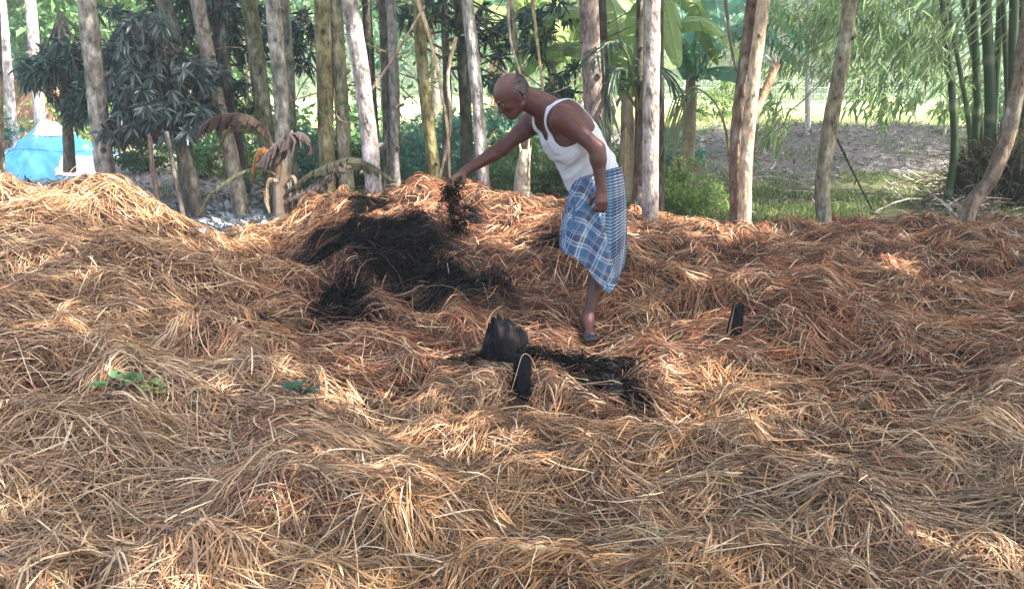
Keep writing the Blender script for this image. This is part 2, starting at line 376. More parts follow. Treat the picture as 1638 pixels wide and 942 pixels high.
# locks: bundles of straws lying the same way, arched over the surface
NL = 3400
lx, ly = sample(NL, rs); lth = flow(lx, ly) + rs.normal(0, .95, NL); nl = rs.integers(14, 46, NL)
idx = np.repeat(np.arange(NL), nl); n = len(idx)
wid = rs.uniform(.018, .07, NL)[idx]; o = rs.normal(0, 1, n)
la = lth[idx]; x = lx[idx] - np.sin(la) * o * wid + np.cos(la) * rs.normal(0, .05, n); y = ly[idx] + np.cos(la) * o * wid + np.sin(la) * rs.normal(0, .05, n)
lu = rs.random(NL)[idx]; Kl = strawcol(x, y, rs, lu * .6 + .4 * rs.random(n))
Kl = Kl * (rs.uniform(.75, 1.25, NL)[idx])[:, None]
emit(x, y, la + rs.normal(0, .26, n) + o * .20, (rs.uniform(.12, .30, NL))[idx] * rs.uniform(.5, 1.1, n), rs.uniform(.0024, .006, n) * (1 + .04 * y), Kl,
     np.abs(rs.normal(.015, .012, NL))[idx] + rs.exponential(.008, n), (rs.uniform(.0, .03, NL))[idx] * np.exp(-o * o * .3), (rs.normal(0, .16, NL))[idx] + rs.normal(0, .1, n), rs)
# single stalks standing off the surface
n = 7000; x, y = sample(n, rs)
emit(x, y, rs.random(n) * 6.28, rs.uniform(.15, .38, n), rs.uniform(.0025, .005, n), cmix(strawcol(x, y, rs, rs.random(n) * .5), palestraw, rs.random(n) * .6),
     rs.uniform(.015, .05, n), rs.normal(.01, .012, n), rs.normal(0, .25, n), rs)
tag(heap_mb.build('straw_heap', M['straw']), 'tall rounded heap of pale golden straw at the left in front of the tarpaulin', 'straw heap', kind='stuff')
tag(layer_mb.build('straw_layer', M['straw']), 'thick tangled layer of brown and reddish straw spread over the clearing', 'straw', kind='stuff')
# charred straw
n = 44000; bi = rs.integers(0, len(burn), n); bc = np.array([P(b[0], b[1], b[2]) for b in burn]); bs = np.array([[b[3], b[4], b[5]] for b in burn])
x = bc[bi, 0] + rs.normal(0, .75, n) * bs[bi, 0]; y = bc[bi, 1] + rs.normal(0, .75, n) * bs[bi, 1]
m = burnt(x, y) + rs.normal(0, .08, n) > .55; x, y = x[m], y[m]; n = len(x)
V, F, KK = strands(x, y, flow(x, y) + rs.normal(0, 1.0, n), rs.uniform(.04, .16, n), rs.uniform(.003, .009, n), cmix([.003, .003, .003], [.018, .013, .012], rs.random(n) ** 4),
                   rs.exponential(.012, n) - .004, rs.normal(0, .01, n), rs.normal(0, .4, n), rs)
char_mb.add(V, F, KK)
tag(char_mb.build('charred_straw', M['char']), 'black burnt straw lying in patches on the heap in front of the man', 'burnt straw', kind='stuff')

# ------------------------------------------------------------------ trees
# sunlit patches the photograph shows: (px, py, Y, radius); the canopy is open along the sun's path to them
patches = [(1190, 352, 7.4, .24), (1110, 352, 7.2, .20), (1430, 418, 5.9, .24), (690, 318, 6.9, .36), (620, 330, 6.6, .2), (790, 345, 6.6, .33), (870, 320, 6.9, .25), (1040, 338, 7.1, .32), (800, 380, 6.0, .18),
           (440, 345, 6.9, .30), (380, 385, 6.1, .16), (1195, 505, 4.6, .13), (1070, 590, 4.0, .12), (470, 590, 3.5, .14), (550, 620, 3.5, .1), (150, 435, 4.3, .12), (40, 430, 4.2, .14), (90, 520, 3.6, .16), (300, 520, 4.1, .10),
           (150, 600, 2.95, .12), (360, 690, 2.75, .07), (1500, 880, 2.05, .12), (1620, 900, 1.95, .15), (730, 470, 4.8, .09), (905, 530, 4.5, .10), (535, 140, 9.5, .2), (1190, 200, 7.5, .25), (1190, 280, 7.5, .2),
           (1625, 220, 7.6, .12), (1620, 150, 7.6, .1), (1040, 200, 7.2, .3), (1040, 100, 7.2, .3), (575, 150, 7.4, .3), (760, 200, 7.7, .3), (1560, 620, 3.6, .1), (200, 300, 5.6, .2), (60, 285, 5.6, .2),
           (835, 280, 8.4, .3), (700, 200, 7.9, .3), (950, 150, 8.0, .15)]
def onstraw(px, py):
    """first hit of the pixel's ray with the straw"""
    for Yd in np.arange(1.2, 8, .01):
        p = P(px, py, Yd)
        if p[2] < H(p[0], p[1]) + .025: return p
    return p
patches += [(1150, 372, 0, .16), (1240, 372, 0, .12), (740, 352, 0, .14), (1000, 362, 0, .15), (350, 372, 0, .15), (500, 345, 0, .15), (1470, 440, 0, .12), (330, 620, 0, .10), (700, 480, 0, .08)]
def straw_or_below(a, b):
    for k in range(12):
        p = onstraw(a, b + 4 * k)
        if p[1] < 7.95: return p
    return p
PT = [(straw_or_below(a, b) if b > 300 else P(a, b, c), r * (1.35 if b < 400 else .85)) for a, b, c, r in patches]
def sunhole(Q):
    keep = np.ones(len(Q), bool)
    for q, r in PT:
        v = Q - q; t = v @ SUN; d2 = (v * v).sum(1) - t * t
        keep &= ~((d2 < r * r) & (t > 0))
    return keep
TONES = {'dark': ([.020, .045, .016], [.05, .10, .03]), 'mid': ([.05, .12, .045], [.18, .34, .12]), 'light': ([.10, .17, .05], [.27, .37, .12]), 'blue': ([.055, .16, .115], [.16, .36, .26])}
def crown_mesh(mb, rg, c, rad, n, size, tone='mid', asp=.45, clumps=26, hollow=.35, holes=False):
    c = np.asarray(c, float); rad = np.asarray(rad, float); lo, hi = [np.array(t) for t in TONES[tone]]
    cc = rdir(clumps, rg) * (rg.uniform(hollow, 1, clumps) ** .6)[:, None]
    cr = rg.uniform(.16, .42, clumps); w = cr ** 2; k = rg.choice(clumps, n, p=w / w.sum())
    off = rdir(n, rg) * (rg.random(n) ** .45)[:, None] * cr[k][:, None]
    q = c + (cc[k] + off * np.array([1.15, 1.15, .7])) * rad
    tone_k = rg.uniform(0, 1, clumps)[k] * .6 + .4 * rg.random(n)
    D = norm(off + rg.normal(0, .6, (n, 3)) + np.array([0, 0, -.35]))
    Kc = cmix(lo, hi, tone_k)
    if holes: s = sunhole(q); q, D, Kc = q[s], D[s], Kc[s]
    L = size * rg.uniform(.6, 1.3, len(q))
    simple_leaves(mb, q, D, L, L * asp * rg.uniform(.8, 1.2, len(q)), Kc, rg)
    return c + cc * rad
def bark_col(path, base, rg, rings=0, moss=0.0, seg=14):
    n = len(path); a = np.arange(seg) / seg * 6.283
    p = np.asarray(path)
    f = fbm(np.cos(a)[None] * .8 + p[:, None, 0], np.sin(a)[None] * .8, p[:, None, 2] * 3.0 + np.zeros(seg), seed=int(rg.integers(1000)))
    g = fbm(np.cos(a)[None] * 3 + p[:, None, 0], np.sin(a)[None] * 3, p[:, None, 2] * 9.0 + np.zeros(seg), seed=int(rg.integers(1000)))
    Kk = np.asarray(base)[None, None] * (1 + .6 * f + .45 * g)[..., None]; Kk = cmix(Kk, [.40, .38, .34], np.clip((f + g - .35) * 2.2, 0, .6))
    if moss: Kk = cmix(Kk, [.075, .085, .045], np.clip(moss * (f * 1.8 + .35), 0, .7))
    if rings:
        r = (np.sin(p[:, 2] * rings + .8 * np.sin(p[:, 2] * 5)) > .82)[:, None] * np.ones(seg)
        Kk = cmix(Kk, np.minimum(np.asarray(base) * 1.7, .7), r * .6)
    return np.clip(Kk, .004, .85).reshape(-1, 3)
crown_protos = []
cr_ = np.random.default_rng(5)
for k in range(4):
    b = MB(); lm = MB()
    cc = crown_mesh(b, cr_, (0, 0, 0), (1.9, 1.9, 1.5), 1300, .20, ['mid', 'light', 'dark', 'mid'][k], clumps=24)
    for q in cc[:7]: tubecap(lm, smooth_path([(0, 0, -2.2), q * .45 + [0, 0, -.7], q], 7), np.linspace(.05, .012, 7), [.16, .13, .10], 6)
    crown_protos.append((b.mesh('crown', M['leaf'], False), lm.mesh('limb', M['bark'])))
def add_crown(root, loc, k, s=1.0, rot=0.0):
    for me, nm in zip(crown_protos[k % 4], ('crown', 'limb')):
        o = bpy.data.objects.new(nm, me); C.objects.link(o); o.parent = root; o.location = [float(v) for v in loc]; o.scale = (s, s, s); o.rotation_euler = (0, 0, rot)
tr_ = np.random.default_rng(9)
def tree(name, label, px, Y, wpx, color, top=6.6, moss=.2, rings=0, group='trunks of the grove behind the heap', crown=True, cs=1.0, taper=.75, cat='tree', base_z=None, bulge=1.35, wob=.12):
    """px: pixel path from the base up; the trunk goes on above the frame to its crown"""
    pts = [P(a, b, Y) for a, b in px]
    g = float(G(pts[0][0], Y)); g = max(min(g, pts[0][2]) - .15, -.3)
    pts = [np.array([pts[0][0] + (pts[0][0] - pts[1][0]) * .05, Y, g])] + pts
    d = pts[-1] - pts[-2]; d = d / max(d[2], .05)
    while pts[-1][2] < top: d = d * [.8, 1, 1] + [tr_.normal(0, .03), tr_.normal(0, .05), 0]; pts.append(pts[-1] + d * 1.2)
    pts = np.array(pts); base = pts[0].copy(); n = int((pts[-1][2] - base[2]) / .09)
    path = smooth_path(pts, n) - base
    r0 = wpx / FPX * math.hypot(Y, .5) / 2
    t = np.linspace(0, 1, n); rad = r0 * (1 - (1 - taper) * np.clip((path[:, 2] / path[-1, 2]) * 1.2, 0, 1)); rad = rad * (1 + (bulge - 1) * np.exp(-path[:, 2] / .16))
    root = thing(name, label, cat, base, group)
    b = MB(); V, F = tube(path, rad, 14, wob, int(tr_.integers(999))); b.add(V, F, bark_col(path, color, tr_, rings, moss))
    for q in range(int(tr_.integers(1, 4))):   # knots and snapped twig stubs
        k = int(tr_.uniform(.15, .5) * n); a = tr_.uniform(0, 6.28); dr = np.array([math.cos(a), math.sin(a), .5])
        tubecap(b, [path[k], path[k] + dr * rad[k] * 1.0, path[k] + dr * rad[k] * 1.6], [rad[k] * .5, rad[k] * .35, rad[k] * .15], np.asarray(color) * .7, 7)
    b.build('trunk', M['bark'], root)
    if crown and Y < 8 and px[0][0] > 560:
        w0 = base + path[-1]; b = MB(); crown_mesh(b, tr_, w0, (1.9, 1.9, 1.2), 3600, .17, 'mid', clumps=40, hollow=.1, holes=True)
        b.V = [v - base.astype(np.float32) for v in b.V]; b.build('crown', M['leaf'], root, False)
    elif crown and px[0][0] < 900 and tr_.random() < .5: add_crown(root, path[-1] + [0, 0, .5], int(tr_.integers(4)), cs, tr_.uniform(0, 6))
    return root
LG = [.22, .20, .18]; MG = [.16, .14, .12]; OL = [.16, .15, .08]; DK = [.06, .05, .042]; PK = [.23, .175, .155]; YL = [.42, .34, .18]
T = tree
T('slender_tree', 'pale grey straight trunk rising behind the left straw heap and crossing the blue tarpaulin', [(168, 270), (158, 180), (148, 90), (138, 0)], 8.0, 30, LG, rings=9)
T('slender_tree', 'dark narrow trunk cut by the left edge of the photo beside the tarpaulin', [(2, 280), (-2, 190), (-8, 0)], 7.6, 14, DK)
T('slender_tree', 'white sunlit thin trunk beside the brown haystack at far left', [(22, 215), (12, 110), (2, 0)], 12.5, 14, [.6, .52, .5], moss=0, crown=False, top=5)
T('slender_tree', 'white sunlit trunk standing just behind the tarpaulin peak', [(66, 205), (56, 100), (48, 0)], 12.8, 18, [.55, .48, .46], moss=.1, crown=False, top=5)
T('slender_tree', 'mossy green grey trunk at the right foot of the tall straw heap', [(303, 352), (298, 270), (290, 190), (284, 100), (262, 0)], 8.6, 27, [.13, .13, .105], moss=.25)
T('sapling', 'thin reddish brown stem just right of the tall straw heap', [(252, 320), (244, 270), (240, 225), (237, 215)], 7.4, 9, [.13, .085, .075], crown=False, top=-9, group='thin stems by the tall heap')
T('sapling', 'thin curved grey brown stem between the reddish stem and the mossy trunk', [(291, 335), (280, 285), (270, 230), (266, 210)], 7.5, 9, MG, crown=False, top=-9, group='thin stems by the tall heap')
T('slender_tree', 'grey trunk leaning left above the white litter by the mossy trunk', [(384, 330), (372, 260), (345, 150), (316, 0)], 8.3, 24, [.25, .22, .18])
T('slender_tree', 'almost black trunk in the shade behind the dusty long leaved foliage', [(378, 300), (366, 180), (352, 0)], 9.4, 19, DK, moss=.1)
T('slender_tree', 'dark olive trunk leaning left above the curled dry banana leaf', [(440, 325), (424, 200), (410, 90), (398, 0)], 8.6, 27, [.11, .11, .06], moss=.4)
T('slender_tree', 'light grey trunk of a close pair left of the olive pair', [(455, 325), (450, 160), (436, 0)], 8.2, 25, [.30, .28, .24])
T('slender_tree', 'grey green trunk hiding half behind the light grey one', [(466, 320), (462, 150), (452, 0)], 8.9, 22, [.16, .16, .13])
T('slender_tree', 'olive brown trunk with a bright yellow sunlit patch', [(524, 320), (520, 160), (516, 0)], 8.6, 27, [.20, .17, .09], rings=14)
T('slender_tree', 'olive grey ringed trunk touching the yellow patched one', [(556, 318), (546, 160), (536, 0)], 8.7, 24, [.22, .20, .13], rings=14)
T('slender_tree', 'pale smooth trunk leaning left, nearest of the middle grove', [(600, 322), (588, 200), (574, 90), (559, 0)], 7.4, 28, [.30, .26, .245], moss=.05, rings=9)
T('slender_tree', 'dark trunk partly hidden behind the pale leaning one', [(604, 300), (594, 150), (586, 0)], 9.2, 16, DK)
T('slender_tree', 'thin dark trunk left of a grey twin', [(620, 315), (618, 160), (612, 0)], 8.6, 14, [.09, .08, .07])
T('slender_tree', 'grey mottled trunk right of its thin dark twin', [(634, 318), (631, 160), (626, 0)], 8.4, 17, [.20, .18, .17])
T('slender_tree', 'olive trunk with a mustard coloured foot, left of the reaching hand', [(697, 300), (688, 220), (676, 110), (670, 0)], 8.3, 20, [.22, .19, .09], moss=.5)
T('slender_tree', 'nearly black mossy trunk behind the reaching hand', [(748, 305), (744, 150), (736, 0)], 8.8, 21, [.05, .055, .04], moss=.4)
T('slender_tree', 'pale grey trunk behind the outstretched forearm', [(775, 322), (767, 200), (757, 90), (747, 0)], 7.8, 20, [.30, .27, .25], moss=.1, rings=8)
T('slender_tree', 'thin pale trunk above the bald head of the man', [(838, 200), (828, 100), (815, 0)], 9.4, 11, [.38, .30, .22], crown=False)
T('slender_tree', 'broad pinkish grey trunk with pale rings behind the man, nearest to his back', [(953, 325), (951, 200), (946, 100), (942, 0)], 7.9, 33, PK, rings=11, moss=.05)
T('slender_tree', 'dark trunk half hidden behind the broad ringed trunk', [(972, 320), (968, 150), (962, 0)], 8.8, 16, DK)
T('slender_tree', 'dark trunk immediately left of the pale straight one by the man', [(1020, 325), (1022, 160), (1024, 0)], 8.2, 13, [.08, .065, .05])
T('slender_tree', 'pale straight sunlit trunk to the right of the man', [(1040, 342), (1041, 200), (1043, 90), (1044, 0)], 7.2, 27, [.33, .275, .245], moss=.08, rings=8)
T('slender_tree', 'dark brown trunk showing right behind the pale straight one', [(1057, 325), (1057, 160), (1056, 0)], 8.3, 12, [.09, .06, .05])
T('slender_tree', 'dark brown left stem of the forked pair in the sunlit straw', [(1180, 352), (1178, 250), (1190, 120), (1205, 0)], 7.55, 24, [.17, .115, .085], moss=.15)
T('slender_tree', 'warm sunlit right stem of the forked pair in the bright straw', [(1190, 356), (1194, 250), (1206, 120), (1222, 0)], 7.4, 21, [.46, .34, .24], moss=.05)  # sunlight on this side of the pair put into the paler bark colour
T('slender_tree', 'lone grey green trunk curving right, standing between grass and straw', [(1318, 360), (1316, 290), (1330, 190), (1350, 80), (1360, 0)], 7.8, 24, [.22, .19, .135], moss=.25, bulge=1.15)
T('slender_tree', 'slender pale pole of a trunk in front of the far net fence', [(1292, 200), (1292, 100), (1294, 0)], 15.0, 9, [.5, .48, .46], crown=False)
T('slender_tree', 'leaning trunk bending up and to the right edge, twigs at its foot', [(1550, 335), (1585, 285), (1612, 215), (1628, 140), (1650, 0)], 7.6, 24, [.20, .15, .11], moss=.1)
# the bare snapped stump
root = thing('broken_stump', 'pale splintered tree stump behind the outstretched arm', 'stump', P(834, 322, 8.4))
b = MB(); o0 = P(834, 322, 8.4)
pth = smooth_path([P(834, 340, 8.4) - o0, P(836, 300, 8.4) - o0, P(838, 262, 8.4) - o0, P(840, 240, 8.4) - o0], 14)
tubecap(b, pth, np.linspace(.105, .055, 14), [.50, .40, .30], 12, .3, 3)
for q in range(7):
    a = q * .9; e = pth[-1] + [math.cos(a) * .045, math.sin(a) * .045, -.05]
    tubecap(b, [e, e + [math.cos(a) * .02, 0, .10 + .07 * math.sin(q * 2.3)]], [.02, .004], [.52, .42, .30], 5)
for q in range(5):
    a = q * 1.3; tubecap(b, smooth_path([[0, 0, .15], [math.cos(a) * .13, math.sin(a) * .13, .03], [math.cos(a) * .3, math.sin(a) * .3, -.06]], 6), np.linspace(.045, .015, 6), [.42, .33, .24], 7)
b.build('wood', M['bark'], root)
# snapped side branch beside the forked pair
root = thing('broken_branch', 'short snapped branch with a splintered white end beside the forked pair', 'branch', P(1205, 182, 7.6))
b = MB(); o0 = P(1205, 182, 7.6); tubecap(b, [P(1203, 190, 7.55) - o0, P(1222, 150, 7.6) - o0, P(1243, 102, 7.6) - o0], [.045, .04, .036], [.40, .26, .17], 9, .15)
for q in range(10):
    e = P(1240, 106, 7.6) - o0 + rng.normal(0, .012, 3); tubecap(b, [e, e + np.array([rng.normal(0, .05), rng.normal(0, .04), rng.uniform(.04, .14)])], [.012, .003], [.55, .5, .46], 5)
b.build('wood', M['bark'], root)
# lianas and thin hanging stems
lian = [('pale bent liana dropping in front of the olive trunk with the mustard foot', [(660, -20), (688, 60), (706, 150), (716, 200), (720, 284)], 8.0, 6, [.5, .38, .24]),
        ('second pale liana crossing from the left to the reaching hand', [(730, 60), (716, 120), (722, 190), (714, 240), (702, 292)], 8.05, 6, [.48, .36, .25]),
        ('thin dead branch slanting up between the grey twins', [(590, 150), (620, 105), (650, 60), (680, 10)], 8.0, 5, [.38, .27, .21]),
        ('long thin liana hanging above the head of the man', [(812, -10), (816, 60), (832, 118)], 8.6, 5, [.5, .42, .32]),
        ('pair of thin dry stems above the shoulders of the man', [(850, -10), (862, 90), (872, 180)], 9.0, 6, [.45, .36, .2]),
        ('thin dark stick propped against the lone curving trunk', [(1338, 222), (1362, 275), (1395, 335)], 7.5, 4, [.05, .05, .04]),
        ('thin grey stem behind the broken branch', [(1160, -10), (1172, 90), (1190, 140)], 7.9, 5, [.16, .14, .12])]
for lab, px, Yd, wd, col in lian:
    pts = np.array([P(a, c, Yd) for a, c in px]); pts[:, 1] += rng.normal(0, .04, len(pts)); o0 = pts[0].copy()
    b = MB(); tubecap(b, smooth_path(pts - o0, 24), wd / FPX * Yd / 2 * np.linspace(1, .7, 24), col, 7, .3, 4)
    for q in range(4):
        k = rng.uniform(.1, .9); e = pts[0] * (1 - k) + pts[-1] * k - o0
    tag(b.build('hanging_stem', M['bark'], loc=o0), lab, 'stem', 'lianas and thin dead stems')

# unseen trees added outside the view to shade the scene, gaps cut for sun patches
sh = [((3.2, .6), (3.4, 1.4), 7.0), ((5.2, 2.9), (5.2, 3.4), 7.2), ((6.3, -.6), (6.4, -.2), 6.8), ((8.2, 1.6), (8.2, 1.8), 7.4), ((8.6, 4.6), (8.6, 4.4), 7.0), ((11.0, 2.2), (10.8, 2.6), 7.3), ((7.6, 7.2), (6.6, 6.2), 7.0),
      ((2.0, -1.8), (2.2, -1.4), 7.0), ((5.6, -2.6), (5.6, -2.4), 7.1), ((10.8, -.6), (10.6, -.8), 7.0), ((11.4, 5.8), (11.0, 5.6), 7.2), ((8.6, -2.8), (8.4, -3), 7.1), ((1.6, -.6), (1.6, .6), 6.6), ((8.6, 9.6), (8.0, 9.4), 6.8), ((10.4, 11.6), (9.6, 11.6), 7.0), ((9.8, 14.0), (9.4, 13.6), 7.2), ((12.2, 13.2), (12.0, 13.0), 7.0)]
for q, (tb, ct, h) in enumerate(sh):
    rg = np.random.default_rng(100 + q)
    root = thing('added_shade_tree', 'unseen leafy tree added outside the frame to shade the scene', 'tree', (tb[0], tb[1], 0), 'unseen trees added for shade')
    b = MB(); pth = smooth_path([(0, 0, -.3), (.05, 0, 2), ((ct[0] - tb[0]) * .5, (ct[1] - tb[1]) * .5, 4), (ct[0] - tb[0], ct[1] - tb[1], h)], 30)
    V, F = tube(pth, np.linspace(.12, .05, 30), 10, .1, q); b.add(V, F, bark_col(pth, MG, rg, seg=10)); b.build('trunk', M['bark'], root)
    b = MB(); o0 = np.array([tb[0], tb[1], 0]); cc = crown_mesh(b, rg, (ct[0], ct[1], h), (1.9, 1.9, 1.3), 7500, .17, 'mid', clumps=52, hollow=.1, holes=True)
    b.V = [v - o0.astype(np.float32) for v in b.V]; b.build('crown', M['leaf'], root, False)

# far trees of the wood
far_protos = []
for k in range(5):
    b = MB(); lm = MB(); rg = np.random.default_rng(200 + k)
    tone = ['mid', 'light', 'light', 'mid', 'blue'][k]
    cc = crown_mesh(b, rg, (0, 0, 0), (2.0, 1.8, 2.3), 4200, .15, tone, clumps=44, hollow=.2)
    pth = smooth_path([(0, 0, -4.2), (.1, 0, -2), (-.1, .05, 0), (.1, 0, 1.8)], 20)
    V, F = tube(pth, np.linspace(.10, .03, 20), 8, .1, k); lm.add(V, F, bark_col(pth, [.25, .22, .18], rg, seg=8))
    for q in cc[:12]: tubecap(lm, smooth_path([(0, 0, q[2] * .5 - .6), q * .6 + [0, 0, -.2], q], 6), np.linspace(.035, .008, 6), [.18, .15, .12], 5)
    far_protos.append((b.mesh('crown', M['leaf'], False), lm.mesh('trunk', M['bark'])))
fr = np.random.default_rng(33)
far = []
for q in range(46):
    px = fr.uniform(-250, 1900); Yd = fr.uniform(17, 36) if px < 1010 or px > 2000 else fr.uniform(42, 58)
    if 20 < px < 110 and Yd < 17: Yd += 9
    far.append((px, Yd, fr.uniform(2.3, 4.6) + .03 * Yd, fr.uniform(.7, 1.15) * (1 + .018 * Yd)))
WHERE = [(200, 'behind the tarpaulin and haystacks'), (400, 'behind the dusty grey foliage'), (560, 'behind the olive trunks'), (720, 'between the middle trunks'), (900, 'behind the head of the man'), (1060, 'behind the banana plants'), (1300, 'seen behind the forked pair'), (1480, 'seen right of the lone trunk'), (9999, 'behind the bamboo clump')]
for q, (px, Yd, z, s) in enumerate(far):
    x = P(px, 130, Yd)[0]; lab = [l for m_, l in WHERE if px < m_][0]
    lab = (['nearer ', 'far '][Yd > 29] if px < 900 else '') + ['leafy', 'pale', 'light green', 'bushy', 'blue green'][q % 5] + ' tree ' + lab
    if px < -40 or px > 1690: lab = '%s %s tree outside the %s edge of the photo' % (['near', 'far'][Yd > 29], ['leafy', 'pale', 'light green', 'bushy', 'blue green'][q % 5], 'left' if px < 0 else 'right')
    root = thing('broadleaf_tree', lab, 'tree', (x, Yd, 0), 'far trees of the wood')
    for me, nm in zip(far_protos[q % 5], ('crown', 'trunk')):
        o = bpy.data.objects.new(nm, me); C.objects.link(o); o.parent = root; o.location = (0, 0, z * 1.0); o.scale = (s, s, max(s, z / 4.1)); o.rotation_euler = (0, 0, fr.uniform(0, 6))
seen_ = {}
def unique(objs):
    by = {}
    for o in objs: by.setdefault(o['label'], []).append(o)
    for l, os_ in by.items():
        if len(os_) < 2: continue
        os_.sort(key=lambda o: o.location.x / o.location.y)
        nm = {2: ['left one of two', 'right one of two'], 3: ['leftmost of three', 'middle of three', 'rightmost of three'], 4: ['leftmost of four', 'second of four', 'third of four', 'rightmost of four']}.get(len(os_)) or [''] * len(os_)
        for o, n_ in zip(os_, nm): o['label'] = l + (', ' + n_ if n_ else '')
unique([o for o in C.objects if o.name.startswith('broadleaf_tree')])
# distant wood that reads as one mass
b = MB(); rg = np.random.default_rng(44)
n = 60000; px = rg.uniform(-500, 2200, n); Yd = rg.uniform(60, 80, n); x = (px - 819) / FPX * Yd
top = 12 + 4 * fbm(x * .12, Yd * .1, seed=5) + 1.6 * fbm(x * .5, Yd * .4, seed=6)
z = rg.random(n) ** .8 * top; q = np.stack([x, Yd, z], 1); d = fbm(x * .45, Yd * .3, z * .45, seed=7)
m = d > -.12; q = q[m]; d = d[m]; L = rg.uniform(.5, 1.1, len(q))
simple_leaves(b, q, rdir(len(q), rg), L, L * .5, cmix([.08, .15, .06], [.28, .38, .18], np.clip(d * 1.2 + .3 * rg.random(len(q)), 0, 1)), rg)
tag(b.build('distant_wood', M['leaf'], smooth=False), 'hazy pale green wood closing the view beyond the bright field', 'wood', kind='stuff')

# shrubs
shrub_protos = []
for k in range(4):
    b = MB(); rg = np.random.default_rng(300 + k)
    cc = crown_mesh(b, rg, (0, 0, .5), (.62, .5, .5), 1500, .09, ['mid', 'blue', 'light', 'dark'][k], clumps=22, hollow=.1)
    lm = MB()
    for q in cc[:10]: tubecap(lm, smooth_path([(0, 0, -.1), q * .5, q], 5), np.linspace(.014, .005, 5), [.14, .12, .08], 5)
    shrub_protos.append((b.mesh('foliage', M['leaf'], False), lm.mesh('stem', M['bark'])))
shr = [(470, 9.6, 1.1, 1), (560, 10.2, .9, 3), (500, 11.4, 1.4, 0), (655, 10.4, 1.0, 1), (700, 11.5, 1.3, 1), (620, 12.0, 1.5, 0), (790, 10.0, .8, 0), (860, 10.8, 1.2, 2), (800, 12.2, 1.5, 1), (900, 9.6, .8, 3), (980, 10.5, 1.0, 0), (1090, 10.4, .7, 2), (1130, 9.6, .55, 2), (1075, 12.6, 1.0, 1), (400, 12.5, 1.3, 2),
       (330, 11.5, 1.1, 0), (230, 12.0, 1.0, 3), (120, 15.5, 1.3, 2), (740, 13.5, 1.5, 2), (1150, 19, 1.3, 2), (1240, 40, 2.2, 2), (1350, 42, 2.4, 2), (1450, 41, 2.3, 0), (1540, 24, 1.5, 2), (1600, 16, 1.6, 0), (-60, 12, 1.4, 1), (1680, 12, 1.4, 0), (1060, 8.9, .4, 0)]
slab = ['teal green shrub', 'low bushy shrub', 'yellow green shrub', 'dark green shrub']
for q, (px, Yd, s, k) in enumerate(shr):
    x = P(px, 250, Yd)[0]; near = [('behind the left trunks', 480), ('behind the pale leaning trunk', 640), ('left of the nearly black mossy trunk', 740), ('behind the outstretched arm', 900), ('behind the lower back of the man', 1060), ('by the ditch left of the forked pair', 1180), ('on the field behind the lone trunk', 1460), ('under the bamboo clump', 9999)]
    wh = [l for l, m_ in near if px < m_][0]
    root = thing('shrub', '%s %s %s' % (['small', 'broad', 'tall'][0 if s < .9 else 1 if s < 1.25 else 2], ['leafy green shrub', 'teal green shrub', 'yellow green shrub', 'dark green shrub'][k], wh), 'shrub', (x, Yd, float(G(x, Yd)) - .05), 'undergrowth shrubs')
    for me, nm in zip(shrub_protos[k], ('foliage', 'stem')):
        o = bpy.data.objects.new(nm, me); C.objects.link(o); o.parent = root; o.scale = (s, s, s * .85); o.rotation_euler = (0, 0, q * 1.7)

unique([o for o in C.objects if o.name.startswith('shrub')])

# ------------------------------------------------------------------ banana plants
def banana_leaf(path, width, col, rg, tatter=.3, hang=.35, n=26, side=None):
    """a big blade torn into strips either side of its midrib"""
    p = smooth_path(path, n + 1); T_ = norm(np.gradient(p, axis=0)); S = norm(np.cross(T_, [0, 0, 1.0]) if side is None else np.broadcast_to(side, T_.shape)); Nn = np.cross(S, T_)
    t = np.linspace(0, 1, n + 1); wd = width * .5 * np.sin(np.pi * np.clip(t * .93 + .07, 0, 1)) ** .55
    b = MB(); strip = 0; h0 = hang; col = np.asarray(col)
    for sd in (-1, 1):
        for i in range(n):
            if i % 3 == 0 or rg.random() < tatter:
                h0 = hang + rg.uniform(-.3, .45) * tatter; cut = rg.uniform(.0, .35) * tatter; tone = rg.uniform(.85, 1.15)
            q = []
            for j in (i, i + 1 - cut * .5):
                jj = min(j, n); a = int(jj); f = jj - a; a2 = min(a + 1, n)
                c0 = p[a] * (1 - f) + p[a2] * f; w0 = wd[a] * (1 - f) + wd[a2] * f; s0 = S[a] * sd
                mid = c0 + s0 * w0 * .55 - Nn[a] * w0 * h0 * .25 + Nn[a] * w0 * .1 + [0, 0, -w0 * h0 * .2]
                tip = c0 + s0 * w0 * (1 - .3 * h0) + T_[a] * w0 * .25 + [0, 0, -w0 * h0 * 1.0]
                q += [c0, mid, tip]
            b.add(q, [[0, 1, 4, 3], [1, 2, 5, 4]], col * tone)
    tubecap(b, p, np.linspace(width * .045, width * .012, n + 1), np.minimum(col * 1.5 + .03, .6), 6)
    return b
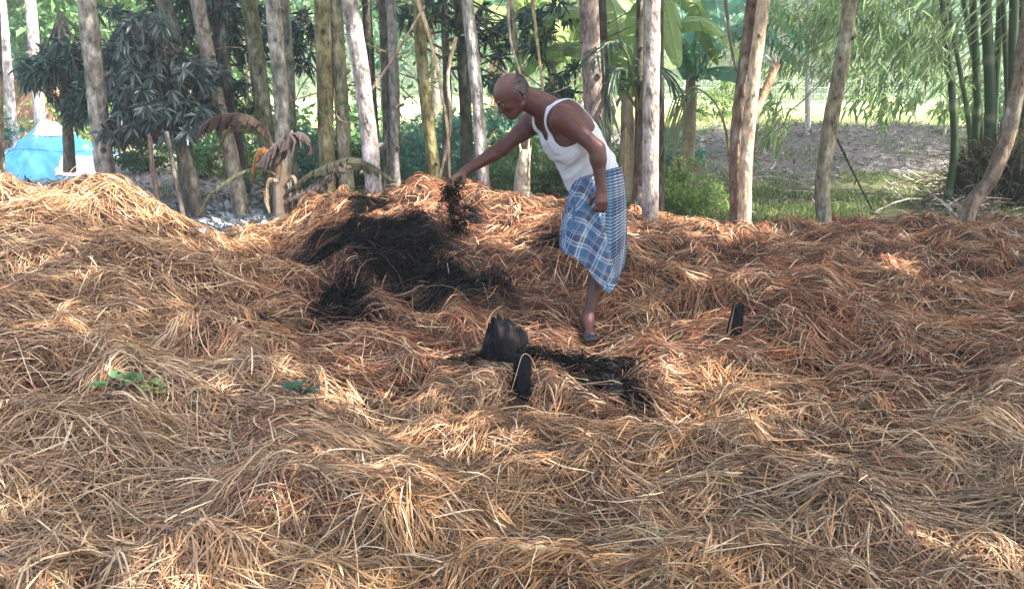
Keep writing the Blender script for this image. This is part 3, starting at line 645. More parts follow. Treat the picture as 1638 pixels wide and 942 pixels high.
def banana(label, px, base_py, Yd, h, col, seed, leaves_px, stemcol=[.36, .28, .2], w=.2, group='banana plants behind the grove'):
    rg = np.random.default_rng(seed); o0 = P(px, base_py, Yd); o0[2] = float(G(o0[0], Yd)) - .05
    root = thing('banana_plant', label, 'plant', o0, group)
    b = MB(); pth = smooth_path([(0, 0, 0), (.03, 0, h * .5), (0, 0, h)], 24); V, F = tube(pth, np.linspace(w * .55, w * .32, 24), 12, .2, seed); b.add(V, F, bark_col(pth, stemcol, rg, seg=12)); b.build('stem', M['dry'], root)
    for k in range(10):
        a = rg.uniform(0, 6.28); hh = rg.uniform(.3, .95) * h; r = w * .5
        e = np.array([math.cos(a) * r, math.sin(a) * r, hh]); b = banana_leaf([e, e + [math.cos(a) * .12, math.sin(a) * .12, -.15], e + [math.cos(a) * .15, math.sin(a) * .15, -rg.uniform(.4, .9)]], .12, [.40, .29, .18], rg, .8, .6, 10)
        b.build('dry_leaf', M['dry'], root, False)
    for (ax, ay, ln, ri, cmul, wd) in leaves_px:
        d = np.array([ax, ay, 0.]); d = d / np.linalg.norm(d); s = np.array([0, 0, h - .1])
        pp = [s, s + d * ln * .25 + [0, 0, ri], s + d * ln * .6 + [0, 0, ri * 1.15], s + d * ln * .95 + [0, 0, ri * .45 - .1]]
        banana_leaf(pp, wd, np.array(col) * cmul, rg, .5, .45).build('leaf', M['leaf'], root, False)
BL = [.20, .30, .09]
banana('banana plant with shaggy pale brown stem and broad leaves, just right of the man', 997, 300, 9.6, 1.45, BL, 1, [(-1, -.3, 1.5, .8, 1, .5), (.9, -.4, 1.5, .7, 1.2, .5), (-.4, .9, 1.4, 1.0, .9, .45), (.3, -1, 1.3, .9, 1.1, .45), (-1, .5, 1.6, .5, 1.1, .5), (1, .6, 1.5, 1.0, .9, .5)])
banana('banana plant with pale yellow green leaves behind the head of the man', 880, 300, 12.5, 1.9, [.28, .36, .12], 2, [(-1, -.5, 1.7, .9, 1, .55), (.9, -.6, 1.8, .8, 1.1, .6), (0, -1, 1.5, .5, 1.1, .55), (1, .3, 1.8, .4, .9, .55), (-1, .2, 1.8, .3, 1, .6)])
banana('banana plant with wide blue green leaves between the pale trunk and the forked pair', 1095, 290, 11.2, 1.75, [.16, .36, .24], 3, [(.9, -.6, 1.5, .55, 1, .62), (-.8, -.6, 1.2, .5, .9, .5), (1, .1, 1.7, .9, 1.1, .6), (.1, -1, 1.2, .9, 1, .55), (-.3, 1, 1.4, .9, .9, .5), (.55, -1, 1.3, .1, .9, .5)])
banana('banana plant rising behind the forked pair, leaves reaching left', 1180, 270, 14.0, 2.3, [.16, .34, .22], 4, [(-1, -.5, 2.0, .7, 1, .65), (.9, -.6, 1.8, .7, 1, .6), (-.3, -1, 1.7, .1, 1.1, .6), (1, .4, 1.7, .9, 1.1, .6)])
banana('banana plant far left of the brown ringed trunk, half hidden by shrubs', 800, 290, 16.0, 2.4, [.22, .30, .1], 5, [(-1, -.5, 2.0, .7, 1, .6), (.9, -.6, 1.8, .6, 1, .6), (-.1, -1, 1.7, .4, 1.1, .6)])
# dead banana at the left with brown curled leaves
rg = np.random.default_rng(77); o0 = P(452, 332, 7.5); o0[2] -= .1
root = thing('dead_banana_plant', 'withered banana plant with curled brown and purple grey leaves at the left trunks', 'plant', o0)
b = MB(); pth = smooth_path([P(452, 345, 7.5) - o0, P(448, 290, 7.5) - o0, P(440, 230, 7.5) - o0], 14); V, F = tube(pth, np.linspace(.095, .05, 14), 10, .4, 2); b.add(V, F, bark_col(pth, [.14, .10, .07], rg, seg=10)); b.build('stem', M['dry'], root)
for pp, wd, cc in [([(440, 250), (425, 205), (385, 182), (335, 192), (318, 218)], .22, [.05, .032, .026]), ([(440, 245), (420, 215), (380, 200), (352, 222), (345, 260)], .10, [.12, .13, .06]),
                   ([(438, 262), (462, 215), (470, 212), (440, 235), (420, 262)], .26, [.08, .06, .058]), ([(445, 260), (470, 215), (492, 222), (496, 250)], .16, [.07, .055, .05]),
                   ([(445, 250), (425, 235), (412, 250), (408, 292)], .13, [.16, .07, .025]), ([(455, 310), (500, 275), (560, 252), (600, 262), (640, 290)], .15, [.055, .055, .035]),
                   ([(455, 320), (510, 290), (545, 262), (570, 262)], .18, [.12, .09, .08]), ([(450, 280), (400, 270), (340, 305), (312, 350)], .06, [.12, .12, .06]),
                   ([(580, 262), (600, 275), (604, 320)], .16, [.05, .05, .045]), ([(452, 300), (470, 280), (480, 310), (482, 335)], .07, [.22, .16, .11]), ([(450, 290), (432, 285), (430, 310), (438, 338)], .07, [.22, .16, .11])]:
    pts = np.array([P(a, c, 7.45) for a, c in pp]) - o0; pts[:, 1] += np.linspace(0, rg.uniform(-.25, .1), len(pts))
    banana_leaf(pts, wd, cc, rg, 1.2, .9, 22).build('leaf', M['dry'], root, False)
# young palm with strap leaflets and one long arching frond
def frond(path, nl, L, wl, col, rg, hang=.8, b=None, k0=8):
    b = b or MB(); p = smooth_path(path, 40); T_ = norm(np.gradient(p, axis=0)); tubecap(b, p, np.linspace(.016, .005, 40), np.array([.16, .17, .06]), 6)
    k = np.linspace(k0, 39, nl).astype(int); k = np.repeat(k, 2); sd = np.tile([-1, 1], nl)
    S = norm(np.cross(T_[k], [0, 0, 1.0])) * sd[:, None]; D = norm(T_[k] * .7 + S * .8 + rg.normal(0, .12, (len(k), 3)) + [0, 0, .1])
    LL = L * np.sin(np.pi * np.clip((k - 4) / 38, 0.05, .97)) ** .5 * rg.uniform(.85, 1.1, len(k))
    leaves(b, p[k], D, LL, wl, cmix(np.array(col) * .7, np.array(col) * 1.3, rg.random(len(k))), droop=hang, fold=.15, rg=rg)
    return b
rg = np.random.default_rng(88); o0 = P(1018, 318, 8.1)
root = thing('young_palm', 'young palm with dark strap leaflets drooping round the dark trunk right of the man', 'palm', o0)
b = MB(); pth = smooth_path([(0, 0, -.2), (.02, 0, .6), (.03, 0, 1.15)], 12); V, F = tube(pth, np.linspace(.06, .04, 12), 9, .2, 5); b.add(V, F, bark_col(pth, [.14, .10, .07], rg, seg=9)); b.build('trunk', M['bark'], root)
for pp in ([(1022, 180), (1005, 120), (975, 118), (948, 190)], [(1022, 180), (1030, 120), (1052, 112), (1078, 140)], [(1022, 180), (990, 135), (965, 150), (950, 230)], [(1022, 180), (1000, 90), (970, 70), (938, 100)]):
    pts = np.array([P(a, c, 8.1) for a, c in pp]) - o0; pts[:, 1] += np.linspace(0, -.4, 4) * rg.uniform(-.5, 1.2)
    frond(pts, 17, .34, .024, [.05, .10, .06], rg, .6).build('frond', M['gloss'], root, False)
pts = np.array([P(a, c, Yq) for a, c, Yq in [(1173, 330, 7.7), (1168, 250, 7.7), (1150, 175, 7.75), (1115, 142, 7.8), (1085, 150, 7.85)]]); o0 = pts[0].copy()
bb = frond(pts - o0, 7, .42, .02, [.12, .17, .07], rg, 2.2, k0=27)
tag(bb.build('arching_frond', M['gloss'], smooth=False, loc=o0), 'long arching palm frond with hanging leaflets left of the forked pair', 'palm frond')

# ------------------------------------------------------------------ long leaved trees at the left
def whorl_tree(name, label, trunkpx, Yd, regions, tone, n, seed, L=.22, asp=.19):
    rg = np.random.default_rng(seed); o0 = P(trunkpx[0][0], trunkpx[0][1], Yd); root = thing(name, label, 'tree', o0)
    b = MB(); pth = smooth_path([P(a, c, Yd) - o0 for a, c in trunkpx], 24); V, F = tube(pth, np.linspace(.07, .03, 24), 9, .2, seed); b.add(V, F, bark_col(pth, [.15, .13, .10], rg, seg=9))
    f = MB(); lo, hi = TONES[tone]
    for q in range(n):
        cx, cy, rx, ry = regions[rg.integers(len(regions))]
        a = rg.uniform(0, 6.28); r = rg.random() ** .5; e = P(cx + math.cos(a) * r * rx, cy + math.sin(a) * r * ry, Yd + rg.uniform(-.7, .8)) - o0
        if q % 3 == 0:
            k = pth[rg.integers(12, 24)]; tubecap(b, smooth_path([k, (k + e) / 2 + [0, 0, -.08], e], 6), np.linspace(.016, .005, 6), [.14, .12, .10], 5)
        m_ = rg.integers(12, 20); ax = norm(np.array([rg.normal(0, .5), rg.normal(0, .5), .25 + rg.normal(0, .3)])); D = norm(rdir(m_, rg) * .95 + ax * .5 + [0, 0, -.25])
        leaves(f, e + np.zeros((m_, 3)), D, rg.uniform(.7, 1.2, m_) * L, L * asp * rg.uniform(.8, 1.3, m_), cmix(lo, hi, np.clip(rg.random() * .6 + .5 * rg.random(m_), 0, 1)), droop=.35, rg=rg)
    b.build('trunk', M['bark'], root); f.build('crown', M['gloss'], root, False)
    return root
TONES['dust'] = ([.025, .045, .045], [.11, .145, .145]); TONES['deep'] = ([.012, .035, .030], [.04, .09, .065])
whorl_tree('mango_tree', 'small tree with dusty grey long drooping leaves in clusters, left of the leaning grey trunk', [(318, 345), (300, 260), (270, 180), (245, 90), (240, 20)], 8.2, [(225, 60, 45, 35), (250, 100, 55, 25), (290, 135, 50, 28), (205, 130, 35, 28), (312, 178, 38, 26), (230, 180, 48, 18), (275, 205, 40, 16), (190, 212, 30, 12), (330, 120, 25, 20)], 'dust', 400, 401, .13, .24)
whorl_tree('mango_tree', 'dark blue green tree with hanging long leaves above the tarpaulin', [(112, 275), (108, 200), (100, 120), (96, 20)], 9.6, [(105, 120, 45, 50), (90, 95, 35, 35), (130, 160, 25, 35), (185, 110, 25, 60), (60, 110, 25, 20)], 'deep', 190, 402, .17)
whorl_tree('mango_tree', 'dark leafy tree filling the gaps between the upper left trunks', [(396, 310), (380, 200), (350, 90), (340, -30)], 9.9, [(330, 30, 80, 50), (230, 10, 90, 30), (385, 110, 45, 70), (420, 40, 40, 50), (350, 170, 40, 40), (300, 10, 60, 40), (480, 60, 25, 60)], 'deep', 140, 403, .18)
whorl_tree('mango_tree', 'dark leaved tree hanging in from above between the middle trunks', [(712, 300), (716, 180), (712, 60), (705, -60)], 9.6, [(720, 25, 70, 28), (790, 60, 40, 40), (650, 15, 50, 25), (860, 60, 25, 50), (900, 140, 35, 40), (770, 130, 25, 35), (870, 20, 50, 20)], 'deep', 110, 404, .16)

# ------------------------------------------------------------------ bamboo
rg = np.random.default_rng(500); o0 = P(1590, 285, 9.8); o0[2] = float(G(o0[0], 9.8))
root = thing('bamboo_clump', 'clump of dark green bamboo culms with feathery drooping foliage at the right', 'bamboo', o0)
culms = [(1527, 225, 1508, 0, 9.6, 13), (1552, 230, 1518, 20, 9.8, 8), (1562, 190, 1556, 0, 9.9, 14), (1584, 200, 1576, 0, 9.7, 19), (1588, 205, 1600, 0, 10.1, 12), (1612, 210, 1604, 0, 9.8, 10), (1616, 210, 1622, 0, 9.6, 17), (1636, 205, 1634, 0, 9.9, 13), (1655, 210, 1662, 0, 9.7, 16), (1680, 215, 1700, 0, 9.8, 15), (1570, 200, 1538, -20, 10.4, 9)]
ctops = []
for a, c, a2, c2, Yd, wd in culms:
    p0 = P(a, c, Yd) + [0, 0, -.95]; p1 = P(a, c, Yd); p2 = P(a2, c2, Yd); d = (p2 - p1) / (p2 - p1)[2]; p3 = p2 + d * 2 + [-.1, -.1, 0]; p4 = p3 + d * 1.8 + [-.6, -.3, -.4]; p5 = p4 + [-1.0, -.4, -.5]
    pth = smooth_path(np.array([p0, p1, p2, p3, p4, p5]) - o0, 90); n = 90; arc = np.concatenate([[0], np.cumsum(np.linalg.norm(np.diff(pth, axis=0), axis=1))])
    node = np.abs((arc / .34) % 1 - .5) > .455
    rad = wd / FPX * Yd / 2 * np.linspace(1.05, .35, n) * (1 + .16 * node); K_ = cmix(np.broadcast_to([.022, .05, .018], (n, 3)), [.16, .17, .11], node * .7) * rg.uniform(.6, 1.5)
    b = MB(); tubecap(b, pth, rad, K_, 10); b.build('culm', M['bamboo'], root); ctops.append(pth + o0)
f = MB(); br = MB()
def spray(c, n, rg, L=.17, ax=None):
    D = norm(rg.normal(0, .5, (n, 3)) + (np.array([-.3, 0, -.75]) if ax is None else ax)); o = rg.normal(0, .05, (n, 3))
    leaves(f, c + o, D, L * rg.uniform(.7, 1.3, n), .024 * rg.uniform(.8, 1.3, n), cmix([.05, .11, .05], [.30, .42, .17], np.clip(rg.random() * .9 + .5 * rg.random(n), 0, 1)), droop=.25, rg=rg)
regs = [(1420, 40, 90, 60, 10.2), (1340, 60, 60, 60, 10.6), (1240, 60, 50, 70, 10.8), (1440, 110, 70, 50, 9.8), (1400, 150, 45, 30, 9.6), (1480, 60, 40, 70, 9.9), (1230, 200, 25, 45, 8.8), (1150, 70, 60, 60, 11.5), (1570, 40, 60, 50, 10.6), (1540, 150, 40, 50, 10.6), (1380, 20, 60, 30, 9.5), (1300, 20, 70, 30, 10.5), (1430, 190, 30, 30, 9.9)]
cnt = [70, 45, 40, 45, 20, 35, 16, 22, 40, 24, 30, 34, 8]
for (cx, cy, rx, ry, Yd), k in zip(regs, cnt):
    for q in range(int(k * 1.1)):
        a = rg.uniform(0, 6.28); r = rg.random() ** .5; e = P(cx + math.cos(a) * r * rx * 1.15, cy + math.sin(a) * r * ry * 1.2, Yd + rg.uniform(-.8, .8))
        spray(e - o0, rg.integers(5, 10), rg)
        if q % 3 == 0:
            s = e + np.array([rg.uniform(.2, .5), rg.uniform(-.1, .1), rg.uniform(.25, .6)]); tubecap(br, smooth_path([s + [.3, 0, .3] - o0, s - o0, e - o0], 6), np.linspace(.007, .003, 6), [.16, .2, .08], 4)
for pth in ctops:   # foliage along the arching tops, above the frame
    for q in range(60): spray(pth[rg.integers(50, 90)] + rg.normal(0, .35, 3) - o0, 10, rg)
f.build('foliage', M['leaf'], root, False); br.build('branch', M['bamboo'], root)
# root mass: fibrous dark stubble at the clump's foot
b = MB(); bc = P(1600, 262, 9.7) - o0
V = []; 
th_, ph_ = np.meshgrid(np.linspace(0, 2 * np.pi, 49), np.linspace(0, np.pi * .93, 16)); rr = 1 + .5 * fbm(np.cos(th_) * 2, np.sin(th_) * 2, ph_ * 2, seed=9)
Vv = np.stack([np.cos(th_) * np.sin(ph_) * .5 * rr, np.sin(th_) * np.sin(ph_) * .45 * rr, np.cos(ph_) * .52 * rr], -1) + bc + [.08, 0, -.32]
ii2 = np.arange(15)[:, None] * 49 + np.arange(48)[None]; b.add(Vv.reshape(-1, 3), np.stack([ii2, ii2 + 1, ii2 + 50, ii2 + 49], -1).reshape(-1, 4)[:, ::-1], [.03, .028, .022])
for q in range(1500):
    v = Vv.reshape(-1, 3)[rg.integers(49 * 2, 49 * 14)]; d = norm(v - bc + [0, 0, rg.uniform(.2, 1.4)] + rg.normal(0, .3, 3)); l = rg.uniform(.15, .5)
    tubecap(b, smooth_path([v - d * .03, v + d * l * .5, v + d * l + [0, 0, -.3 * l]], 4), [.006, .005, .004, .002], cmix([.05, .045, .03], [.2, .18, .1], rg.random()), 4)
b.build('root_mass', M['bark'], root, False)

# twigs and dry litter on the ground
b = MB(); rg = np.random.default_rng(600)
for q in range(520):
    if q < 300: px_, py_, Yd = rg.normal(1560, 45), rg.normal(300, 22), 0
    elif q < 400: px_, py_ = rg.uniform(340, 700), rg.uniform(300, 345)
    else: px_, py_ = rg.uniform(1070, 1638), rg.uniform(215, 300)
    el = math.atan2(471 - py_, FPX) - R(PITCH); Yd = min(1.35 / math.tan(-el), 15); Yd = max(Yd, 8.4)
    x = P(px_, py_, Yd)[0]; z = float(G(x, Yd)) + rg.uniform(.01, .16 if q < 300 else .04); a = rg.uniform(0, 3.14); l = rg.uniform(.08, .45); d = np.array([math.cos(a), math.sin(a), rg.normal(0, .18)]) * l
    p0 = np.array([x, Yd, z]); tubecap(b, smooth_path([p0 - d, p0 + rg.normal(0, .03, 3), p0 + d], 4), np.linspace(1, .5, 4) * rg.uniform(.004, .014), cmix([.12, .08, .06], [.55, .48, .42], rg.random() ** 1.3), 5)
tag(b.build('twig_litter', M['bark']), 'dry twigs and broken sticks strewn on the ground behind the straw', 'twigs', kind='stuff')
b = MB(); n = 46000; yy = rg.uniform(8.4, 20, n); xx = (rg.uniform(-350, 2000, n) - 819) / FPX * yy
m = (rg.random(n) < np.clip(sst(12, 13, yy) * sst(-.3, 1, xx) * 1.0 + .25 + .6 * sst(-1.5, -2.6, xx), 0, 1)); xx, yy = xx[m], yy[m]; n = len(xx)
zz = G(xx, yy) + rg.uniform(0, .03, n); D = np.stack([rg.normal(size=n), rg.normal(size=n), rg.uniform(-.1, .5, n)], 1)
L = rg.uniform(.05, .15, n); Kq = cmix([.06, .05, .045], [.42, .39, .37], rg.random(n) ** 1.4); Kq[rg.random(n) < .15] = [.06, .05, .045]
simple_leaves(b, np.stack([xx, yy, zz], 1), D, L, L * .25, Kq, rg, up=3)
tag(b.build('leaf_litter', M['dry'], smooth=False), 'pale dry fallen leaves covering the low bank behind the grass', 'fallen leaves', kind='stuff')
# grass
b = MB(); n = 70000; yy = rg.uniform(7.9, 12.8, n); xx = rg.uniform(-4.5, 7.5, n)
gn = fbm(xx * 1.1, yy * 1.1, seed=81); m = (gn + rg.normal(0, .12, n) > -.15 + .35 * (xx < 1.2) + .3 * sst(12, 12.8, yy)) & (yy > 8.1 + .25 * gn) ; xx, yy = xx[m], yy[m]; n = len(xx); gn = gn[m]
D = norm(np.stack([rg.normal(0, .4, n), rg.normal(0, .4, n), np.ones(n)], 1)); L = rg.uniform(.07, .21, n) * (1 + .5 * gn)
Kq = cmix([.05, .10, .025], [.17, .27, .07], rg.random(n)); dry = rg.random(n) < .22; Kq[dry] = cmix([.35, .30, .16], [.5, .42, .26], rg.random(dry.sum()))
leaves(b, np.stack([xx, yy, G(xx, yy) - .01], 1), D, L, .009, Kq, droop=.35, fold=.1, rg=rg)
n = 26000; yy = rg.uniform(17, 34, n); xx = rg.uniform(-.04, .72, n) * yy; D = norm(np.stack([rg.normal(0, .4, n), rg.normal(0, .4, n), np.ones(n)], 1))
simple_leaves(b, np.stack([xx, yy, G(xx, yy) - .01], 1), D, rg.uniform(.1, .3, n), .03, cmix([.34, .40, .16], [.55, .58, .32], rg.random(n)), rg)
n = 9000; yy = rg.uniform(12.4, 16.5, n); xx = rg.uniform(.8, 10, n); m = fbm(xx * 1.2, yy * 1.2, seed=83) > .12; xx, yy = xx[m], yy[m]; n = len(xx); D = norm(np.stack([rg.normal(0, .5, n), rg.normal(0, .5, n), np.ones(n)], 1))
simple_leaves(b, np.stack([xx, yy, G(xx, yy) - .01], 1), D, rg.uniform(.05, .16, n), .014, cmix([.07, .13, .05], [.22, .30, .12], rg.random(n)), rg)
tag(b.build('grass', M['grass'], smooth=False), 'short green grass growing between the straw and the litter bank', 'grass', kind='stuff')
b = MB(); n = 9000; xx = rg.normal(1.9, .45, n); yy = rg.uniform(8.6, 10.3, n); zz = G(xx, yy) + rg.uniform(.0, .28, n) * np.exp(-((xx - 1.9) / .5) ** 2)
m = fbm(xx * 3, yy * 3, seed=90) > -.1; xx, yy, zz = xx[m], yy[m], zz[m]; n = len(xx)
simple_leaves(b, np.stack([xx, yy, zz], 1), rdir(n, rg) + [0, 0, .3], rg.uniform(.03, .08, n), .03, cmix([.06, .13, .03], [.26, .36, .08], rg.random(n)), rg)
tag(b.build('ground_cover', M['leaf'], smooth=False), 'bright small leaved weeds left of the forked pair', 'weeds', kind='stuff')

# thin twigs and climbing leaves between the trunks
b = MB(); lv = MB(); rg = np.random.default_rng(650)
for q in range(95):
    a, c = rg.choice([rg.uniform(330, 700), rg.uniform(600, 960), rg.uniform(1060, 1330)], p=[.4, .4, .2]), rg.uniform(-20, 230); Yd = rg.uniform(7.9, 10.5); p0 = P(a, c, Yd); an = rg.uniform(-1.2, 1.2) + (rg.random() < .5) * 3.14
    d = np.array([math.cos(an), rg.normal(0, .3), math.sin(an) * .9]); l = rg.uniform(.25, .9); p1 = p0 + d * l * .5 + rg.normal(0, .06, 3); p2 = p0 + d * l + rg.normal(0, .1, 3) + [0, 0, -.1 * l]; pth = smooth_path([p0, p1, p2], 10)
    tubecap(b, pth, np.linspace(.008, .0025, 10) * rg.uniform(.6, 1.3), cmix([.10, .07, .05], [.42, .33, .22], rg.random()), 5)
    if rg.random() < .55:
        m_ = rg.integers(8, 26); e = pth[rg.integers(3, 10, m_)] + rg.normal(0, .05, (m_, 3)); simple_leaves(lv, e, rdir(m_, rg) + [0, 0, -.3], rg.uniform(.05, .12, m_), rg.uniform(.02, .045, m_), cmix([.07, .14, .04], [.28, .40, .12], rg.random() * .6 + .4 * rg.random(m_)), rg)
tag(b.build('hanging_twigs', M['bark']), 'thin dry twigs criss-crossing between the grove trunks', 'twigs', kind='stuff')
tag(lv.build('climbing_leaves', M['leaf'], smooth=False), 'small bright climbing leaves among the grove trunks', 'leaves', kind='stuff')

# tarpaulin heap, haystack, net fence
rg = np.random.default_rng(700); o0 = P(92, 282, 12.3); o0[2] = float(G(o0[0], 12.3)) - .05
u, v = np.meshgrid(np.linspace(-1, 1, 140), np.linspace(-1, 1, 90)); prof = np.interp(u, [-1, -.85, -.5, -.15, -.02, .2, .45, .7, .9, 1], [.0, .22, .44, .74, .84, .66, .54, .40, .25, .0])
zz = prof * np.clip(1 - np.abs(v) ** 1.5, 0, 1) ** .85; X_ = u * 1.12; Y_ = v * .8 + .05 * fbm(u * 3, v * 3, seed=91)
zz = zz * (1 + .10 * fbm(u * 2.5, v * 2, seed=92)) + .10 * np.abs(fbm(u * 4 + v * 3, v * 3, seed=93)) + .03 * np.abs(fbm(u * 11 - v * 6, v * 8, seed=94)) * (zz > .05)
blue = np.array([.13, .46, .70]); wht = np.array([.72, .66, .70]); s_ = (u * 1.0 - v * .25 + .12 * fbm(u * 4, v * 4, seed=94))
wm = (((s_ > .02) & (s_ < .34) & (zz > .62)) | ((s_ > .55) & (zz < .34) & (zz > .08) & (v < 0)) | (np.abs(s_ + .38) < .05) & (zz > .3) & (zz < .5))
Kt = np.where(wm[..., None], wht, blue * (1 + .25 * fbm(u * 8, v * 8, seed=95))[..., None])
i3 = np.arange(89)[:, None] * 140 + np.arange(139)[None]; F3 = np.stack([i3, i3 + 1, i3 + 141, i3 + 140], -1).reshape(-1, 4)
Kf = Kt.reshape(-1, 3)[F3[:, 0]]; blu = Kf[:, 2] > Kf[:, 0] * 2
root = thing('tarpaulin_heap', 'heap covered with bright blue and whitish tarpaulins behind the tall straw heap', 'tarpaulin', o0)
Vt = np.stack([X_, Y_, zz], -1).reshape(-1, 3)
for nm, mk, c_ in (('blue_sheet', blu, blue), ('white_sheet', ~blu, wht)):
    uu, inv = np.unique(F3[mk].ravel(), return_inverse=True); b = MB().add(Vt[uu] + ([0, 0, .012] if nm[0] == 'w' else 0), inv.reshape(-1, 4), Kt.reshape(-1, 3)[uu] * 0 + c_); b.build(nm, M['tarp'], root)
b = MB(); tubecap(b, smooth_path([(-.95, -.3, .32), (-.2, -.5, .46), (.4, -.45, .42), (1.0, -.3, .42)], 20), .004, [.03, .12, .3], 5); b.build('rope', M['tarp'], root)
rg = np.random.default_rng(710)
for lab, px, Yd, hh, ww in (('brown round haystack behind the tarpaulin between two white trunks', 92, 16.5, 1.55, .55), ('wide brown haystack at the far left edge behind the tarpaulin', 20, 17.5, 1.7, 1.0)):
    o0 = P(px, 240, Yd); o0[2] = float(G(o0[0], Yd)) - .05; th_, t_ = np.meshgrid(np.linspace(0, 2 * np.pi, 41), np.linspace(0, 1, 24))
    rr = ww * np.interp(t_, [0, .3, .6, .85, 1], [.85, 1, .95, .5, .02]) * (1 + .08 * fbm(np.cos(th_) * 3, np.sin(th_) * 3, t_ * 5, seed=97)); b = MB()
    Vv = np.stack([rr * np.cos(th_), rr * np.sin(th_), t_ * hh], -1).reshape(-1, 3); i3 = np.arange(23)[:, None] * 41 + np.arange(40)[None]
    b.add(Vv, np.stack([i3, i3 + 1, i3 + 42, i3 + 41], -1).reshape(-1, 4), [.26, .15, .09]); n = 3500; q = Vv[rg.integers(0, len(Vv), n)] * [1.02, 1.02, 1] + rg.normal(0, .02, (n, 3))
    D = norm(q * [.5, .5, 0] + rg.normal(0, .3, (n, 3)) + [0, 0, -1]); simple_leaves(b, q, D, rg.uniform(.1, .3, n), .012, cmix([.2, .11, .06], [.5, .33, .2], rg.random(n)), rg)
    tag(b.build('haystack', M['straw'], smooth=False, loc=o0), lab, 'haystack', 'haystacks at the far left')
root = thing('net_fence', 'low net fence on thin posts along the far side of the bright field', 'fence', (0, 0, 0))
b = MB(); Yf = 24.0
def seg(b, p0, p1, r, c, s=4): tubecap(b, [np.array(p0, float), (np.array(p0, float) + p1) / 2, np.array(p1, float)], r, c, s)
xs = np.linspace(4.0, 15, 12)
for q, x in enumerate(xs):
    pb = MB(); seg(pb, (x, Yf + .3 * math.sin(q), .2), (x + .05, Yf + .3 * math.sin(q), 1.6), .03, [.45, .42, .38], 6); pb.build('post', M['bark'], root)
for k in range(7):
    z = .35 + k * .18; seg(b, (4.0, Yf, z), (15, Yf, z), .004, [.45, .58, .55])
for k in range(150):
    x = 4.0 + k * 11 / 150; seg(b, (x, Yf, .3), (x, Yf, 1.5), .004, [.45, .58, .55], 3)
b.build('net', M['net'], root)
b = MB(); n = 900; rg = np.random.default_rng(720); px_ = rg.uniform(300, 420, n); xx = (px_ - 819) / FPX * 8.2; yy = rg.uniform(7.5, 8.9, n); q = np.stack([xx, yy, G(xx, yy) + .02 + .08 * rg.random(n)], 1)
simple_leaves(b, q, np.stack([rg.normal(size=n), rg.normal(size=n), rg.uniform(-.1, .5, n)], 1), rg.uniform(.05, .16, n), .07, cmix([.18, .22, .23], [.50, .54, .56], rg.random(n)), rg, up=2)
tag(b.build('scrap_litter', M['tarp'], smooth=False), 'pale grey scraps lying between the mossy trunk and the withered banana plant', 'litter', kind='stuff')

# ------------------------------------------------------------------ the man
def surface_nets(D, org, h):
    S = D < 0; nx_, ny_, nz_ = D.shape
    cnt = sum(S[a:nx_ - 1 + a, b:ny_ - 1 + b, c:nz_ - 1 + c].astype(np.int8) for a in (0, 1) for b in (0, 1) for c in (0, 1))
    act = (cnt > 0) & (cnt < 8); ids = -np.ones(act.shape, np.int64); ids[act] = np.arange(act.sum()); ci = np.argwhere(act)
    pos = np.zeros((len(ci), 3)); num = np.zeros(len(ci))
    cor = [(a, b, c) for a in (0, 1) for b in (0, 1) for c in (0, 1)]
    for p in cor:
        for ax in range(3):
            if p[ax]: continue
            q = list(p); q[ax] = 1
            d0 = D[ci[:, 0] + p[0], ci[:, 1] + p[1], ci[:, 2] + p[2]]; d1 = D[ci[:, 0] + q[0], ci[:, 1] + q[1], ci[:, 2] + q[2]]
            m = (d0 < 0) != (d1 < 0); t = np.where(m, d0 / np.where(m, d0 - d1, 1), 0); v = np.tile(np.array(p, float), (len(ci), 1)); v[:, ax] += t
            pos[m] += v[m]; num[m] += 1
    V = (ci + pos / num[:, None]) * h + org; F = []
    for ax in range(3):
        o1, o2 = [(1, 2), (2, 0), (0, 1)][ax]
        sl0 = [slice(None)] * 3; sl1 = [slice(None)] * 3; sl0[ax] = slice(0, -1); sl1[ax] = slice(1, None)
        A0 = S[tuple(sl0)]; A1 = S[tuple(sl1)]
        for flip, mm in ((0, A0 & ~A1), (1, ~A0 & A1)):
            e = np.argwhere(mm); e = e[(e[:, o1] > 0) & (e[:, o2] > 0) & (e[:, o1] < D.shape[o1] - 1) & (e[:, o2] < D.shape[o2] - 1)]
            q = []
            for da, db in ((1, 1), (0, 1), (0, 0), (1, 0)):
                g = e.copy(); g[:, o1] -= da; g[:, o2] -= db; q.append(ids[g[:, 0], g[:, 1], g[:, 2]])
            q = np.stack(q, 1); F.append(q[:, ::-1] if flip else q)
    return V, np.vstack(F)
